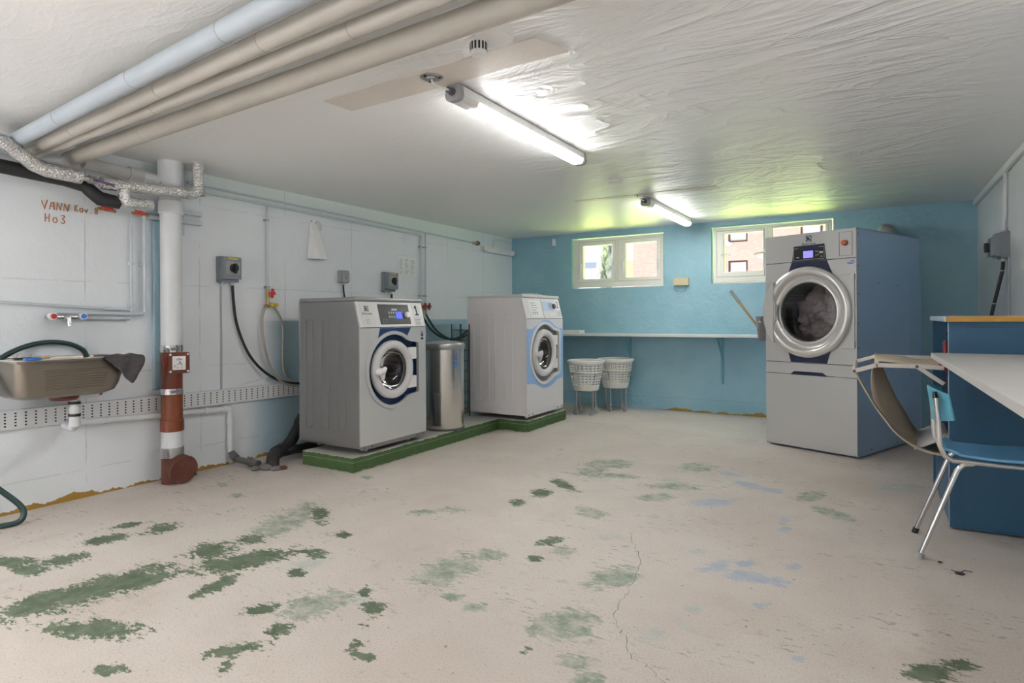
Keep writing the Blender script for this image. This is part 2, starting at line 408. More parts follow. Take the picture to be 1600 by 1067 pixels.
MT = dict(
    ceiling=m_ceiling(), wall_left=m_wall_left(), floor=m_floor(), foil=m_foil(), tray=m_tray(), brick=m_brick(),
    plinth=m_plinth(), bark=m_bark(), siding=m_siding(), cabinet=m_cabinet(), chair=m_chairblue(), canvas=m_canvas(),
    laundry=m_laundry(), drum=m_drum(),
    wall_back=m_wall_plain('blue_painted_plaster', (0.26, 0.475, 0.58, 1), (0.33, 0.54, 0.64, 1), True, 0.45),
    wall_right=m_wall_plain('white_painted_plaster', (0.68, 0.70, 0.72, 1), (0.74, 0.76, 0.78, 1), False, 0.25),
    patch=m_wall_plain('bare_beige_plaster', (0.68, 0.62, 0.56, 1), (0.77, 0.71, 0.65, 1), False, 0.15),
    steel=m_steel('brushed_steel', 0.31, 0.36, 0.7),
    ring_steel=m_steel('door_ring_silver', 0.74, 0.33, 0.62, (1, .98, .96), (1, 1, 1)),
    lid_steel=m_steel('lid_steel', 0.42, 0.34, 0.75),
    silver=m_steel('silver_enamel', 0.60, 0.42, 0.35),
    sink=m_steel('sink_steel_brown_reflection', 0.27, 0.30, 0.9, (1.0, 0.88, 0.75), (40, 1, 1)),  # brown reflection on the steel is mixed into its base colour
    dryer_side=m_steel('steel_with_blue_reflection', 0.60, 0.40, 0.3, (0.70, 1.0, 1.42)),  # grey steel; the blue light it reflects is put into the tint
    chrome=m_steel('chrome', 0.75, 0.12, 1.0),
    galv=m_steel('galvanised_steel', 0.45, 0.4, 0.8),
    bin_steel=m_steel('bin_steel', 0.66, 0.22, 0.95, (1, 0.97, 0.93), (40, 40, 0.4)),
    white_enamel=simple('white_enamel', (0.72, 0.70, 0.71, 1), 0.35, 0, 0.01),
    white_plastic=simple('white_plastic', (0.78, 0.78, 0.76, 1), 0.4, 0, 0.02),
    white_frame=simple('white_window_plastic', (0.86, 0.85, 0.79, 1), 0.35, 0, 0.02),
    ring_grey=simple('pale_grey_plastic', (0.62, 0.61, 0.61, 1), 0.35, 0, 0.02),
    white_card=simple('white_card', (0.82, 0.82, 0.82, 1), 0.6, 0, 0.01),
    pale_card=simple('pale_grey_label', (0.58, 0.58, 0.57, 1), 0.5, 0, 0.02),
    navy=simple('navy_enamel', (0.012, 0.040, 0.13, 1), 0.35, 0, 0.04),
    deepnavy=simple('dark_navy_enamel', (0.012, 0.020, 0.065, 1), 0.35, 0, 0.04),
    paleblue=simple('pale_blue_print', (0.32, 0.50, 0.80, 1), 0.4, 0, 0.03),
    display_blue=simple('pale_blue_label', (0.50, 0.62, 0.80, 1), 0.4, 0, 0.03),
    black=simple('black_plastic', (0.012, 0.012, 0.013, 1), 0.35, 0, 0.05),
    rubber=simple('black_rubber', (0.018, 0.018, 0.019, 1), 0.6, 0, 0.1, bump=0.1),
    darkgrey=simple('dark_grey_plastic', (0.10, 0.105, 0.11, 1), 0.5, 0, 0.05),
    boxgrey=simple('switch_grey_plastic', (0.23, 0.26, 0.29, 1), 0.45, 0, 0.03),
    midgrey=simple('mid_grey_plastic', (0.35, 0.36, 0.37, 1), 0.5, 0, 0.04),
    bucket=simple('bucket_grey_plastic', (0.22, 0.20, 0.21, 1), 0.45, 0, 0.04),
    yellow=simple('yellow_label', (0.62, 0.50, 0.06, 1), 0.5, 0, 0.04),
    red=simple('red_plastic', (0.55, 0.04, 0.03, 1), 0.4, 0, 0.06),
    darkred=simple('dark_red_plastic', (0.22, 0.02, 0.03, 1), 0.4, 0, 0.06),
    blueknob=simple('blue_plastic', (0.04, 0.17, 0.62, 1), 0.4, 0, 0.06),
    orange=simple('orange_plastic', (0.80, 0.13, 0.02, 1), 0.35, 0, 0.03),
    redpipe=simple('red_brown_pipe', (0.15, 0.032, 0.016, 1), 0.32, 0, 0.12, 12),
    rustpipe=simple('rusty_iron', (0.13, 0.045, 0.03, 1), 0.7, 0.1, 0.2, 18, 0.4),
    orangepipe=simple('orange_brown_pipe', (0.21, 0.055, 0.02, 1), 0.35, 0, 0.1, 12),
    pvcwhite=simple('white_painted_pipe', (0.70, 0.72, 0.74, 1), 0.4, 0, 0.03, 8),
    pvcgrey=simple('light_grey_pipe', (0.56, 0.55, 0.53, 1), 0.45, 0, 0.06, 8),
    pipe_blue=simple('blue_grey_pipe_wrap', (0.46, 0.51, 0.56, 1), 0.5, 0, 0.05, 5),
    pipe_beige=simple('beige_pipe_wrap', (0.52, 0.49, 0.44, 1), 0.55, 0, 0.07, 6),
    pipe_tan=simple('tan_pipe_wrap', (0.45, 0.42, 0.37, 1), 0.6, 0, 0.08, 6),
    tube=simple('white_painted_tube', (0.56, 0.61, 0.65, 1), 0.4, 0, 0.05, 20),
    battenblue=simple('pale_blue_batten', (0.36, 0.52, 0.60, 1), 0.5, 0, 0.07, 15),
    hose=simple('dark_green_hose', (0.018, 0.050, 0.045, 1), 0.35, 0, 0.08),
    hosegrey=simple('grey_braided_hose', (0.36, 0.34, 0.30, 1), 0.45, 0.2, 0.08, 60),
    greycable=simple('grey_cable', (0.40, 0.44, 0.48, 1), 0.5, 0, 0.05),
    cloth=simple('dark_grey_cloth', (0.075, 0.070, 0.072, 1), 0.95, 0, 0.3, 60, 0.6),
    mustard=simple('mustard_edge', (0.52, 0.27, 0.045, 1), 0.45, 0, 0.05),
    aluedge=simple('pale_blue_edge', (0.46, 0.56, 0.68, 1), 0.4, 0.2, 0.05),
    table=simple('white_grey_laminate', (0.56, 0.545, 0.52, 1), 0.4, 0, 0.05, 7),
    creammetal=simple('cream_painted_metal', (0.66, 0.62, 0.56, 1), 0.4, 0, 0.04),
    woodbare=simple('bare_plywood', (0.52, 0.33, 0.14, 1), 0.7, 0, 0.15, 40),
    stick=simple('wooden_handle', (0.46, 0.35, 0.22, 1), 0.6, 0, 0.1, 30),
    cream=simple('cream_plastic', (0.66, 0.56, 0.38, 1), 0.45, 0, 0.03),
    basket=simple('white_basket_plastic', (0.76, 0.75, 0.71, 1), 0.45, 0, 0.02),
    shelf=simple('pale_shelf_board', (0.70, 0.70, 0.70, 1), 0.5, 0, 0.04, 4),
    bracket=simple('blue_painted_bracket', (0.16, 0.40, 0.52, 1), 0.45, 0, 0.05),
    brass=simple('brass', (0.45, 0.32, 0.14, 1), 0.35, 0.9, 0.08),
    copper=simple('copper_brown_knob', (0.30, 0.15, 0.09, 1), 0.5, 0.2, 0.1),
    purple=simple('purple_lever', (0.08, 0.05, 0.16, 1), 0.4, 0, 0.1),
    ochre=simple('rust_writing', (0.42, 0.16, 0.05, 1), 0.8, 0, 0.15, 90),
    ink=simple('dark_print', (0.03, 0.03, 0.04, 1), 0.6, 0, 0.02),
    inkgrey=simple('grey_print', (0.30, 0.31, 0.34, 1), 0.6, 0, 0.02),
    crack=simple('crack_shadow', (0.10, 0.085, 0.075, 1), 0.9, 0, 0.1),
    lawn=simple('sunlit_grass', (0.40, 0.50, 0.11, 1), 0.95, 0, 0.2, 8, 0.5),
    outwall=simple('outer_wall_render', (0.4, 0.4, 0.4, 1), 0.9, 0, 0.05),
    windark=simple('far_window_glass', (0.22, 0.26, 0.36, 1), 0.15, 0, 0.05),
    skyglass=simple('far_pale_blind', (0.62, 0.66, 0.74, 1), 0.3, 0, 0.03),
    cement=simple('grey_cement', (0.15, 0.145, 0.135, 1), 0.9, 0, 0.15, 20, 0.3),
    glass=m_glass('window_glass', (0.97, 0.985, 1, 1), 0.03),
    doorglass=m_glass('door_glass', (0.62, 0.61, 0.62, 1), 0.10),
    plastic_film=m_glass('clear_film', (0.97, 0.975, 0.98, 1), 0.03, 0.3),
    lcd=emit('lit_blue_screen', (0.06, 0.10, 0.95, 1), 0.9),
    lcd2=emit('lit_violet_screen', (0.20, 0.18, 0.95, 1), 1.0),
    tubelight=emit('lit_tube_diffuser', (1.0, 0.985, 0.975, 1), TUBE),
    added_tube_glow=emit('added_fill_diffuser', (1.0, 0.985, 0.975, 1), 12.0),
    added_dark_ground=simple('bounce_cut_ground', (0.16, 0.16, 0.165, 1), 0.9, 0, 0.1, 5),
    fill_tube=emit('added_fill_tube', (1.0, 0.985, 0.975, 1), 108.0),
)

# ---------------------------------------------------------------- mesh builder
class MB:
    def __init__(s):
        s.b = bmesh.new()
    def _add(s, verts, faces, Mx=None):
        vs = [s.b.verts.new(Mx @ Vector(v) if Mx else v) for v in verts]
        for f in faces:
            try: s.b.faces.new([vs[i] for i in f])
            except ValueError: pass
        return s
    def box(s, c, d, rot=None, Mx=None):
        x, y, z = d[0] / 2, d[1] / 2, d[2] / 2
        V = [Vector((sx * x, sy * y, sz * z)) for sx in (-1, 1) for sy in (-1, 1) for sz in (-1, 1)]
        if rot: V = [rot @ v for v in V]
        V = [v + Vector(c) for v in V]
        return s._add(V, [(0, 1, 3, 2), (4, 6, 7, 5), (0, 4, 5, 1), (2, 3, 7, 6), (0, 2, 6, 4), (1, 5, 7, 3)], Mx)
    def bb(s, x0, x1, y0, y1, z0, z1, Mx=None):
        return s.box(((x0 + x1) / 2, (y0 + y1) / 2, (z0 + z1) / 2), (abs(x1 - x0), abs(y1 - y0), abs(z1 - z0)), None, Mx)
    def tube(s, pts, r, seg=12, cap=True, smooth=0, flat=1.0):
        pts = [Vector(p) for p in pts]
        if smooth: pts = spline(pts, smooth)
        pts = [p for i, p in enumerate(pts) if i == 0 or (p - pts[i - 1]).length > 1e-5]
        n = len(pts)
        rs = r if isinstance(r, (list, tuple)) else [r] * n
        T = []
        for i in range(n):
            a = pts[max(0, i - 1)]; b = pts[min(n - 1, i + 1)]
            T.append((b - a).normalized())
        u = T[0].orthogonal().normalized()
        if abs(T[0].z) < 0.9: u = T[0].cross(Vector((0, 0, 1))).normalized()
        rings = []
        for i in range(n):
            u = (u - T[i] * u.dot(T[i])).normalized()
            w = T[i].cross(u)
            k = 1.0
            if 0 < i < n - 1:
                ca = (pts[i] - pts[i - 1]).normalized().dot(T[i]); k = 1 / max(0.5, ca)
            rings.append([s.b.verts.new(pts[i] + (u * math.cos(2 * math.pi * j / seg) + w * math.sin(2 * math.pi * j / seg) * flat) * rs[i] * k) for j in range(seg)])
        for i in range(n - 1):
            for j in range(seg):
                s.b.faces.new((rings[i][j], rings[i][(j + 1) % seg], rings[i + 1][(j + 1) % seg], rings[i + 1][j]))
        if cap:
            s.b.faces.new(rings[0][::-1]); s.b.faces.new(rings[-1])
        return s
    def cyl(s, p0, p1, r, r1=None, seg=20):
        return s.tube([p0, p1], [r, r if r1 is None else r1], seg)
    def lathe(s, prof, Mx=None, seg=40, sx=1.0, sy=1.0):
        """profile of (radius, height) turned about local z"""
        Mx = Mx or Matrix.Identity(4)
        rings = []
        for r, h in prof:
            if r < 1e-6: rings.append([s.b.verts.new(Mx @ Vector((0, 0, h)))])
            else: rings.append([s.b.verts.new(Mx @ Vector((r * sx * math.cos(2 * math.pi * j / seg), r * sy * math.sin(2 * math.pi * j / seg), h))) for j in range(seg)])
        for a, b in zip(rings, rings[1:]):
            for j in range(seg):
                k = (j + 1) % seg
                if len(a) == 1 and len(b) == 1: continue
                if len(a) == 1: f = (a[0], b[k], b[j])
                elif len(b) == 1: f = (a[j], a[k], b[0])
                else: f = (a[j], a[k], b[k], b[j])
                s.b.faces.new(f)
        return s
    def plate(s, outer, holes=(), z0=0.0, z1=0.01, Mx=None):
        """flat outline (with holes) in local xy, extruded from z0 to z1"""
        Mx = Mx or Matrix.Identity(4)
        loops = [list(outer)] + [list(h) for h in holes]
        flat = [p for l in loops for p in l]
        tri = tessellate_polygon([[Vector((p[0], p[1], 0)) for p in l] for l in loops])
        bot = [s.b.verts.new(Mx @ Vector((p[0], p[1], z0))) for p in flat]
        top = [s.b.verts.new(Mx @ Vector((p[0], p[1], z1))) for p in flat]
        for t in tri:
            for vs in (bot, top):
                try: s.b.faces.new([vs[i] for i in t])
                except ValueError: pass
        o = 0
        for l in loops:
            n = len(l)
            for i in range(n):
                a, b = o + i, o + (i + 1) % n
                try: s.b.faces.new((bot[a], bot[b], top[b], top[a]))
                except ValueError: pass
            o += n
        return s
    def loft(s, rows, thick=0.0):
        R = [[s.b.verts.new(Vector(p)) for p in row] for row in rows]
        fs = []
        for a, b in zip(R, R[1:]):
            for i in range(len(a) - 1):
                fs.append(s.b.faces.new((a[i], a[i + 1], b[i + 1], b[i])))
        return s
    def ball(s, c, r, seg=16, sc=(1, 1, 1)):
        m = Matrix.Translation(c) @ Matrix.Diagonal((sc[0], sc[1], sc[2], 1))
        pr = [(r * math.sin(math.pi * i / (seg // 2)), -r * math.cos(math.pi * i / (seg // 2))) for i in range(seg // 2 + 1)]
        pr[0] = (0, -r); pr[-1] = (0, r)
        return s.lathe(pr, m, seg)

def spline(pts, k):
    pts = [Vector(p) for p in pts]
    out = []
    n = len(pts)
    for i in range(n - 1):
        p0 = pts[max(0, i - 1)]; p1 = pts[i]; p2 = pts[i + 1]; p3 = pts[min(n - 1, i + 2)]
        for j in range(k):
            t = j / k
            out.append(0.5 * ((2 * p1) + (p2 - p0) * t + (2 * p0 - 5 * p1 + 4 * p2 - p3) * t * t + (3 * p1 - p0 - 3 * p2 + p3) * t ** 3))
    out.append(pts[-1])
    return out

def rrect(x0, x1, y0, y1, r, k=5):
    out = []
    for cx, cy, a0 in ((x1 - r, y1 - r, 0), (x0 + r, y1 - r, 90), (x0 + r, y0 + r, 180), (x1 - r, y0 + r, 270)):
        for i in range(k + 1):
            a = rad(a0 + 90 * i / k)
            out.append((cx + r * math.cos(a), cy + r * math.sin(a)))
    return out

def rect(x0, x1, y0, y1):
    return [(x0, y0), (x1, y0), (x1, y1), (x0, y1)]

def circle(cx, cy, r, k=40):
    return [(cx + r * math.cos(2 * math.pi * i / k), cy + r * math.sin(2 * math.pi * i / k)) for i in range(k)]

def offset(poly, d):
    out = []
    n = len(poly)
    A = sum(poly[i][0] * poly[(i + 1) % n][1] - poly[(i + 1) % n][0] * poly[i][1] for i in range(n))
    sg = 1 if A > 0 else -1
    for i in range(n):
        a = Vector(poly[i - 1]); b = Vector(poly[i]); c = Vector(poly[(i + 1) % n])
        t = (c - a).normalized()
        out.append((b.x + t.y * d * sg, b.y - t.x * d * sg))
    return out

def mk(name, mb, mat, parent=None, bevel=0.0, smooth=True, world=False, solid=0.0, sub=0, seg=2):
    me = bpy.data.meshes.new(name)
    bm = mb.b
    bmesh.ops.remove_doubles(bm, verts=bm.verts, dist=1e-6)
    bmesh.ops.recalc_face_normals(bm, faces=bm.faces)
    if world and parent is not None:
        bm.transform(parent.matrix_basis.inverted() if parent.parent is None else (parent.parent.matrix_basis @ parent.matrix_basis).inverted())
    bm.to_mesh(me); bm.free()
    me.materials.append(MT[mat] if isinstance(mat, str) else mat)
    o = bpy.data.objects.new(name, me)
    COL.objects.link(o)
    if parent is not None: o.parent = parent
    if smooth and len(me.polygons):
        me.polygons.foreach_set('use_smooth', [True] * len(me.polygons))
        try: me.set_sharp_from_angle(angle=rad(38))
        except Exception: pass
    if sub:
        m = o.modifiers.new('sub', 'SUBSURF'); m.levels = sub; m.render_levels = sub
    if solid:
        m = o.modifiers.new('solid', 'SOLIDIFY'); m.thickness = solid; m.offset = 0
    if bevel:
        m = o.modifiers.new('bevel', 'BEVEL'); m.width = bevel; m.segments = seg; m.limit_method = 'ANGLE'; m.angle_limit = rad(40)
    return o

def tag(o, label, cat, group=None):
    o['label'] = label; o['category'] = cat
    if group: o['group'] = group
    return o

def thing(name, loc, label, cat, rz=0.0, group=None):
    o = bpy.data.objects.new(name, None)
    COL.objects.link(o)
    o.empty_display_size = 0.05
    o.location = loc; o.rotation_euler = (0, 0, rz)
    o.matrix_basis = Matrix.Translation(loc) @ Matrix.Rotation(rz, 4, 'Z')
    return tag(o, label, cat, group)

def struct(name, mb, mat, **kw):
    o = mk(name, mb, mat, **kw)
    if o.parent is None: o['kind'] = 'structure'
    return o

def text(name, body, size, mat, parent, Mx, depth=0.0006, align='CENTER'):
    cu = bpy.data.curves.new(name, 'FONT')
    cu.body = body; cu.size = size; cu.align_x = align; cu.align_y = 'CENTER'; cu.extrude = depth; cu.resolution_u = 3
    o = bpy.data.objects.new(name, cu); COL.objects.link(o)
    bpy.context.view_layer.update()
    me = bpy.data.meshes.new_from_object(o.evaluated_get(bpy.context.evaluated_depsgraph_get()))
    bpy.data.objects.remove(o); bpy.data.curves.remove(cu)
    me.transform(Mx)
    me.materials.clear(); me.materials.append(MT[mat])
    o = bpy.data.objects.new(name, me); COL.objects.link(o)
    if parent is not None: o.parent = parent
    return o

def frameM(o, x, y):
    """matrix whose local x, y run along the given directions from o"""
    x = Vector(x).normalized(); y = Vector(y).normalized(); z = x.cross(y)
    m = Matrix((x, y, z)).transposed().to_4x4(); m.translation = Vector(o)
    return m

WALL = lambda x, y0, z0: frameM((x, y0, z0), (0, 1, 0), (0, 0, 1))      # on the left wall: local x = along wall, y = up, z = into room
BACK = lambda y, x0, z0: frameM((x0, y, z0), (1, 0, 0), (0, 0, 1))      # on the back wall: z points out of the wall into the room

# ================================================================ the room
PAINT = [(0,-3.59,1.27,0.109,0.063,0.076,-0.027),(0,-3.41,1.26,0.066,0.038,0.087,-0.032),(0,-3.39,1.4,0.045,0.088,0.084,-0.031),(0,-3.51,1.66,0.053,0.114,0.064,-0.027),(0,-3.42,1.9,0.008,0.081,0.088,-0.041),(0,-3.65,1.83,0.035,0.084,0.047,-0.021),(0,-2.89,1.35,0.041,0.3,0.125,-0.046),(0,-2.94,1.1,0.028,0.105,0.076,-0.022),(0,-2.53,1.15,0.169,0.098,0.084,-0.038),(0,-2.88,1.84,0.067,0.093,0.099,-0.058),(0,-2.62,1.83,0.13,0.214,0.094,-0.059),(0,-2.48,1.61,-0.013,0.131,0.051,-0.023),(0,-2.85,2.51,0.047,0.027,0.13,-0.115),(0,-2.84,2.04,0.059,0.034,0.058,-0.042),(0,-2.37,2.08,0.039,0.022,0.045,-0.04),(0,-2.28,1.87,0.038,0.022,0.046,-0.038),(0,-2.12,1.57,0.033,0.075,0.046,-0.027),(0,-1.95,1.32,0.057,0.083,0.037,-0.02),(0,-1.93,1.5,0.027,0.035,0.039,-0.026),(0,-2.19,1.04,0.048,0.04,0.037,-0.016),(0,-1.59,1.55,0.026,0.0,0.031,-0.045),(0,-1.51,1.53,0.034,0.02,0.02,-0.02),(0,-1.74,1.8,0.045,0.026,0.042,-0.044),(0,-1.87,1.89,0.033,0.019,0.035,-0.035),(0,-1.67,1.68,0.019,0.011,0.021,-0.021),(0,-2.47,2.33,0.045,0.026,0.037,-0.035),(0,-1.05,1.84,0.014,0.027,0.018,-0.021),(0,0.15,2.39,0.089,0.052,-0.004,-0.06),(0,0.24,2.5,0.06,0.009,-0.006,-0.038),(0,-1.46,2.81,0.05,0.061,0.027,-0.046),(0,-1.42,2.57,0.032,0.019,0.019,-0.034),(0,-1.94,3.29,0.042,0.024,0.033,-0.057),(0,-1.89,1.26,-0.033,0.055,0.03,-0.005),(0,-3.02,1.15,0.005,0.127,0.059,-0.017),(0,-1.91,3.55,0.059,0.034,0.042,-0.078),(0,-1.87,3.8,0.121,-0.058,0.032,-0.086),(0,-2.45,2.07,0.084,0.048,0.02,-0.017),(0,-2.79,1.5,0.001,0.105,0.073,-0.03),(1,-2.93,2.34,-0.061,0.301,0.167,-0.102),(1,-1.96,1.7,0.071,0.137,0.096,-0.068),(1,-1.7,2.25,0.075,0.161,0.106,-0.113),(1,-1.63,2.49,0.068,0.039,0.044,-0.067),(1,-1.52,2.03,0.046,0.027,0.024,-0.032),(1,-1.39,2.02,0.045,0.026,0.025,-0.036),(1,-1.01,2.08,0.094,0.108,0.063,-0.105),(1,-0.88,1.86,0.056,0.033,0.021,-0.045),(1,-0.22,4.03,0.116,-0.055,-0.001,-0.091),(1,-0.37,4.31,0.078,0.044,0.008,-0.091),(1,-1.47,3.34,0.116,-0.026,0.03,-0.089),(1,-1.82,4.51,0.176,0.099,0.063,-0.157),(1,-1.72,4.18,0.232,0.075,0.027,-0.068),(1,-1.2,4.13,0.181,0.061,0.026,-0.094),(1,-1.22,3.83,0.107,0.061,0.026,-0.081),(1,-1.18,4.75,0.128,0.073,0.035,-0.141),(1,-1.02,2.56,0.085,0.106,0.049,-0.102),(1,-2.34,2.84,0.067,0.038,0.038,-0.047),(1,-2.2,2.97,0.074,0.043,0.036,-0.049),(1,-1.34,2.72,0.055,0.032,0.022,-0.045),(1,-0.36,4.4,0.072,0.041,0.006,-0.079),(1,-1.85,4.26,0.092,0.102,0.048,-0.105),(1,-0.8,1.8,0.053,0.031,0.017,-0.038),(1,-1.1,2.01,0.015,0.069,0.042,-0.042),(1,-3.21,3.27,0.041,0.023,0.052,-0.053),(1,-3.62,2.49,0.052,0.03,0.052,-0.036),(1,-3.97,2.61,0.04,0.023,0.061,-0.04),(2,-0.76,4.43,0.13,-0.041,0.01,-0.085),(2,-0.89,3.89,0.138,0.079,0.018,-0.08),(2,-0.64,2.91,0.067,0.083,0.018,-0.064),(2,-0.49,2.86,0.151,0.025,0.007,-0.057),(2,-0.37,2.87,0.038,0.003,0.004,-0.056),(2,-0.33,3.09,0.036,0.021,0.004,-0.039),(2,-0.53,3.0,0.047,0.027,0.008,-0.046),(2,-0.39,2.61,0.031,0.018,0.004,-0.029),(2,-0.43,3.6,0.036,0.021,0.006,-0.054),(2,-0.45,3.77,0.031,0.018,0.007,-0.059),(2,-0.23,2.26,0.028,0.016,0.002,-0.021),(2,-0.62,4.37,0.105,-0.019,0.006,-0.065),(2,-0.9,4.65,0.108,-0.008,0.009,-0.057),(3,-0.63,2.44,0.037,0.022,0.011,-0.043),(3,-0.62,2.29,0.053,-0.011,0.004,-0.039),(3,-0.71,2.16,0.046,0.027,0.024,-0.074),(3,-1.2,3.01,0.073,0.042,0.021,-0.052),(3,-0.76,3.06,0.041,0.024,0.01,-0.042),(3,-1.12,3.45,0.039,0.022,0.018,-0.055),(3,0.12,4.84,0.167,0.095,-0.005,-0.215),(3,-0.84,2.12,0.045,0.045,0.01,-0.021),(3,-0.96,2.56,0.069,0.04,0.023,-0.062),(3,-2.33,1.97,0.07,0.109,0.052,-0.039),(3,-1.27,4.28,0.079,0.045,0.02,-0.067),(3,-1.83,1.81,0.057,0.033,0.041,-0.041)]
def build_floor():
    me = bpy.data.meshes.new('floor')
    st = 0.03
    nx = int((XR + 0.1 - (XL - 0.1)) / st) + 1; ny = int((YB + 0.1 - 0.3) / st) + 1
    V = []; Fc = []; C = []
    for j in range(ny + 1):
        for i in range(nx + 1):
            x = XL - 0.1 + i * st; y = 0.3 + j * st
            V.append((x, y, 0))
    for j in range(ny):
        for i in range(nx):
            a = j * (nx + 1) + i
            Fc.append((a, a + 1, a + nx + 2, a + nx + 1))
    f = [[-1.0] * len(V) for _ in range(4)]
    for k, px, py, ax, ay, bx, by in PAINT:
        det = ax * by - bx * ay
        R = 2.2 * max(math.hypot(ax, ay), math.hypot(bx, by))
        j0 = max(0, int((py - R - 0.3) / st)); j1 = min(ny, int((py + R - 0.3) / st) + 1)
        i0 = max(0, int((px - R - XL + 0.1) / st)); i1 = min(nx, int((px + R - XL + 0.1) / st) + 1)
        F_ = f[k]
        for j in range(j0, j1 + 1):
            for i in range(i0, i1 + 1):
                x, y, _ = V[j * (nx + 1) + i]
                dx, dy = x - px, y - py
                u = (dx * by - bx * dy) / det; v = (ax * dy - dx * ay) / det
                d = 1 - math.sqrt(u * u + v * v)
                q = j * (nx + 1) + i
                if d > F_[q]: F_[q] = d
    n0 = len(V)
    # the strip of floor behind the camera
    V += [(XL - 0.1, YF - 0.1, 0), (V[nx][0], YF - 0.1, 0)]
    Fc.append((n0, n0 + 1, nx, 0))
    me.from_pydata(V, [], Fc)
    at = me.color_attributes.new('paint', 'FLOAT_COLOR', 'POINT')
    buf = []
    for i in range(len(V)):
        if i < n0: buf += [0.5 + 0.5 * f[0][i], 0.5 + 0.5 * f[1][i], 0.5 + 0.5 * f[2][i], 0.5 + 0.5 * f[3][i]]
        else: buf += [0, 0, 0, 0]
    at.data.foreach_set('color', buf)
    me.materials.append(MT['floor'])
    o = bpy.data.objects.new('floor', me); COL.objects.link(o)
    o['kind'] = 'structure'
build_floor()
m = MB(); m.bb(XL - 0.3, XR + 0.3, YF - 0.3, YB + 0.25, ZC, ZC + 0.2); struct('ceiling', m, 'ceiling', smooth=False)
m = MB(); m.bb(XL - 0.25, XL, YF - 0.25, YB + 0.24, 0, ZC); struct('wall_left', m, 'wall_left', smooth=False)
m = MB(); m.bb(XR, XR + 0.25, YF - 0.25, YB + 0.24, 0, ZC); struct('wall_right', m, 'wall_right', smooth=False)
m = MB(); m.bb(XL, XR, YF - 0.25, YF, 0, ZC); struct('wall_front', m, 'wall_right', smooth=False)
m = MB(); m.plate(rect(XL, XR, 0, ZC), [rect(-3.525, -2.258, 1.552, 2.225), rect(-1.682, -0.384, 1.556, 2.232)], -0.22, 0, BACK(YB, 0, 0))
struct('wall_back', m, 'wall_back', smooth=False)
# bare strips where old ceiling battens came down
m = MB(); m.plate([(-2.44, 2.19), (-2.43, 2.375), (-1.75, 2.36), (-1.44, 2.335), (-1.11, 2.33), (-1.14, 2.22), (-1.165, 2.14), (-1.8, 2.165)], [], ZC - 0.004, ZC + 0.01)
struct('trim_1', m, 'patch', smooth=False)
m = MB(); m.plate([(-2.52, 5.36), (-2.48, 5.43), (-1.16, 5.53), (-1.17, 5.39)], [], ZC - 0.004, ZC + 0.01)
struct('trim_2', m, 'patch', smooth=False)
# painted moulding along the top of the right wall
m = MB(); m.bb(XR - 0.035, XR, 0.5, YB, ZC - 0.055, ZC); struct('trim_3', m, 'wall_right', smooth=False, bevel=0.01)
# crack through the floor
cr = [(-1.147, 3.152), (-1.054, 2.97), (-0.945, 2.731), (-0.902, 2.45), (-0.903, 2.318), (-0.855, 2.168), (-0.791, 2.099), (-0.708, 1.98), (-0.647, 1.95), (-0.53, 1.87)]
fine = []
for a, b in zip(cr, cr[1:]):
    for i in range(6):
        t = i / 6
        fine.append((a[0] + (b[0] - a[0]) * t + random.uniform(-.012, .012), a[1] + (b[1] - a[1]) * t + random.uniform(-.012, .012)))
m = MB()
L_ = [(x - random.uniform(.0005, .0016), y, 0.0006) for x, y in fine]; R_ = [(x + random.uniform(.0005, .0016), y, 0.0006) for x, y in fine]
m.loft([L_, R_]); struct('floor_crack', m, 'crack', smooth=False)

# ---------------------------------------------------------------- windows
def window(name, x0, x1, z0, z1, sashes, yf):
    w = thing(name, ((x0 + x1) / 2, yf, z0), '', '')
    for k in ('label', 'category'): del w[k]
    w['kind'] = 'structure'
    B = BACK(yf, 0, 0)
    fr = MB()
    fr.plate(rect(x0, x1, z0, z1), [rect(s[0], s[1], s[2], s[3]) for s in sashes], -0.07, 0, B)
    mk('window_frame', fr, 'white_frame', w, bevel=0.004, smooth=False, world=True)
    for (a, b, c, d, ga, gb, gc, gd) in sashes:
        s = MB(); s.plate(rect(a + .003, b - .003, c + .003, d - .003), [rect(ga, gb, gc, gd)], -0.06, 0.008, B)
        so = mk('sash', s, 'white_frame', w, bevel=0.006, smooth=False, world=True)
        g = MB(); g.plate(rect(ga, gb, gc, gd), [], -0.034, -0.028, B)
        mk('pane', g, 'glass', so, smooth=False, world=True)
        for hx, sg in ((ga - 0.022, 1), (gb + 0.022, -1)):
            if name == 'window_2' and hx > -0.7: continue
            h = MB()
            hz = (gc + gd) / 2 - 0.02
            h.box((hx, yf - 0.018, hz), (0.018, 0.02, 0.035))
            if name == 'window_2': h.tube([(hx, yf - 0.03, hz + 0.0), (hx + sg * 0.04, yf - 0.055, hz - sg * 0.0), (hx + sg * 0.11, yf - 0.06, hz - 0.02)], 0.008, 8)
            else: h.tube([(hx, yf - 0.03, hz), (hx, yf - 0.05, hz), (hx, yf - 0.05, hz - 0.11)], 0.008, 8)
            mk('window_handle', h, 'white_plastic', so, world=True)
    return w
window('window_1', -3.505, -2.272, 1.565, 2.213, [(-3.432, -2.905, 1.63, 2.172, -3.366, -2.951, 1.674, 2.118), (-2.872, -2.302, 1.63, 2.172, -2.767, -2.353, 1.674, 2.118)], 7.49)
window('window_2', -1.664, -0.40, 1.566, 2.222, [(-1.625, -1.088, 1.63, 2.182, -1.54, -1.108, 1.692, 2.146), (-1.05, -0.43, 1.63, 2.192, -0.997, -0.461, 1.692, 2.17)], 7.49)

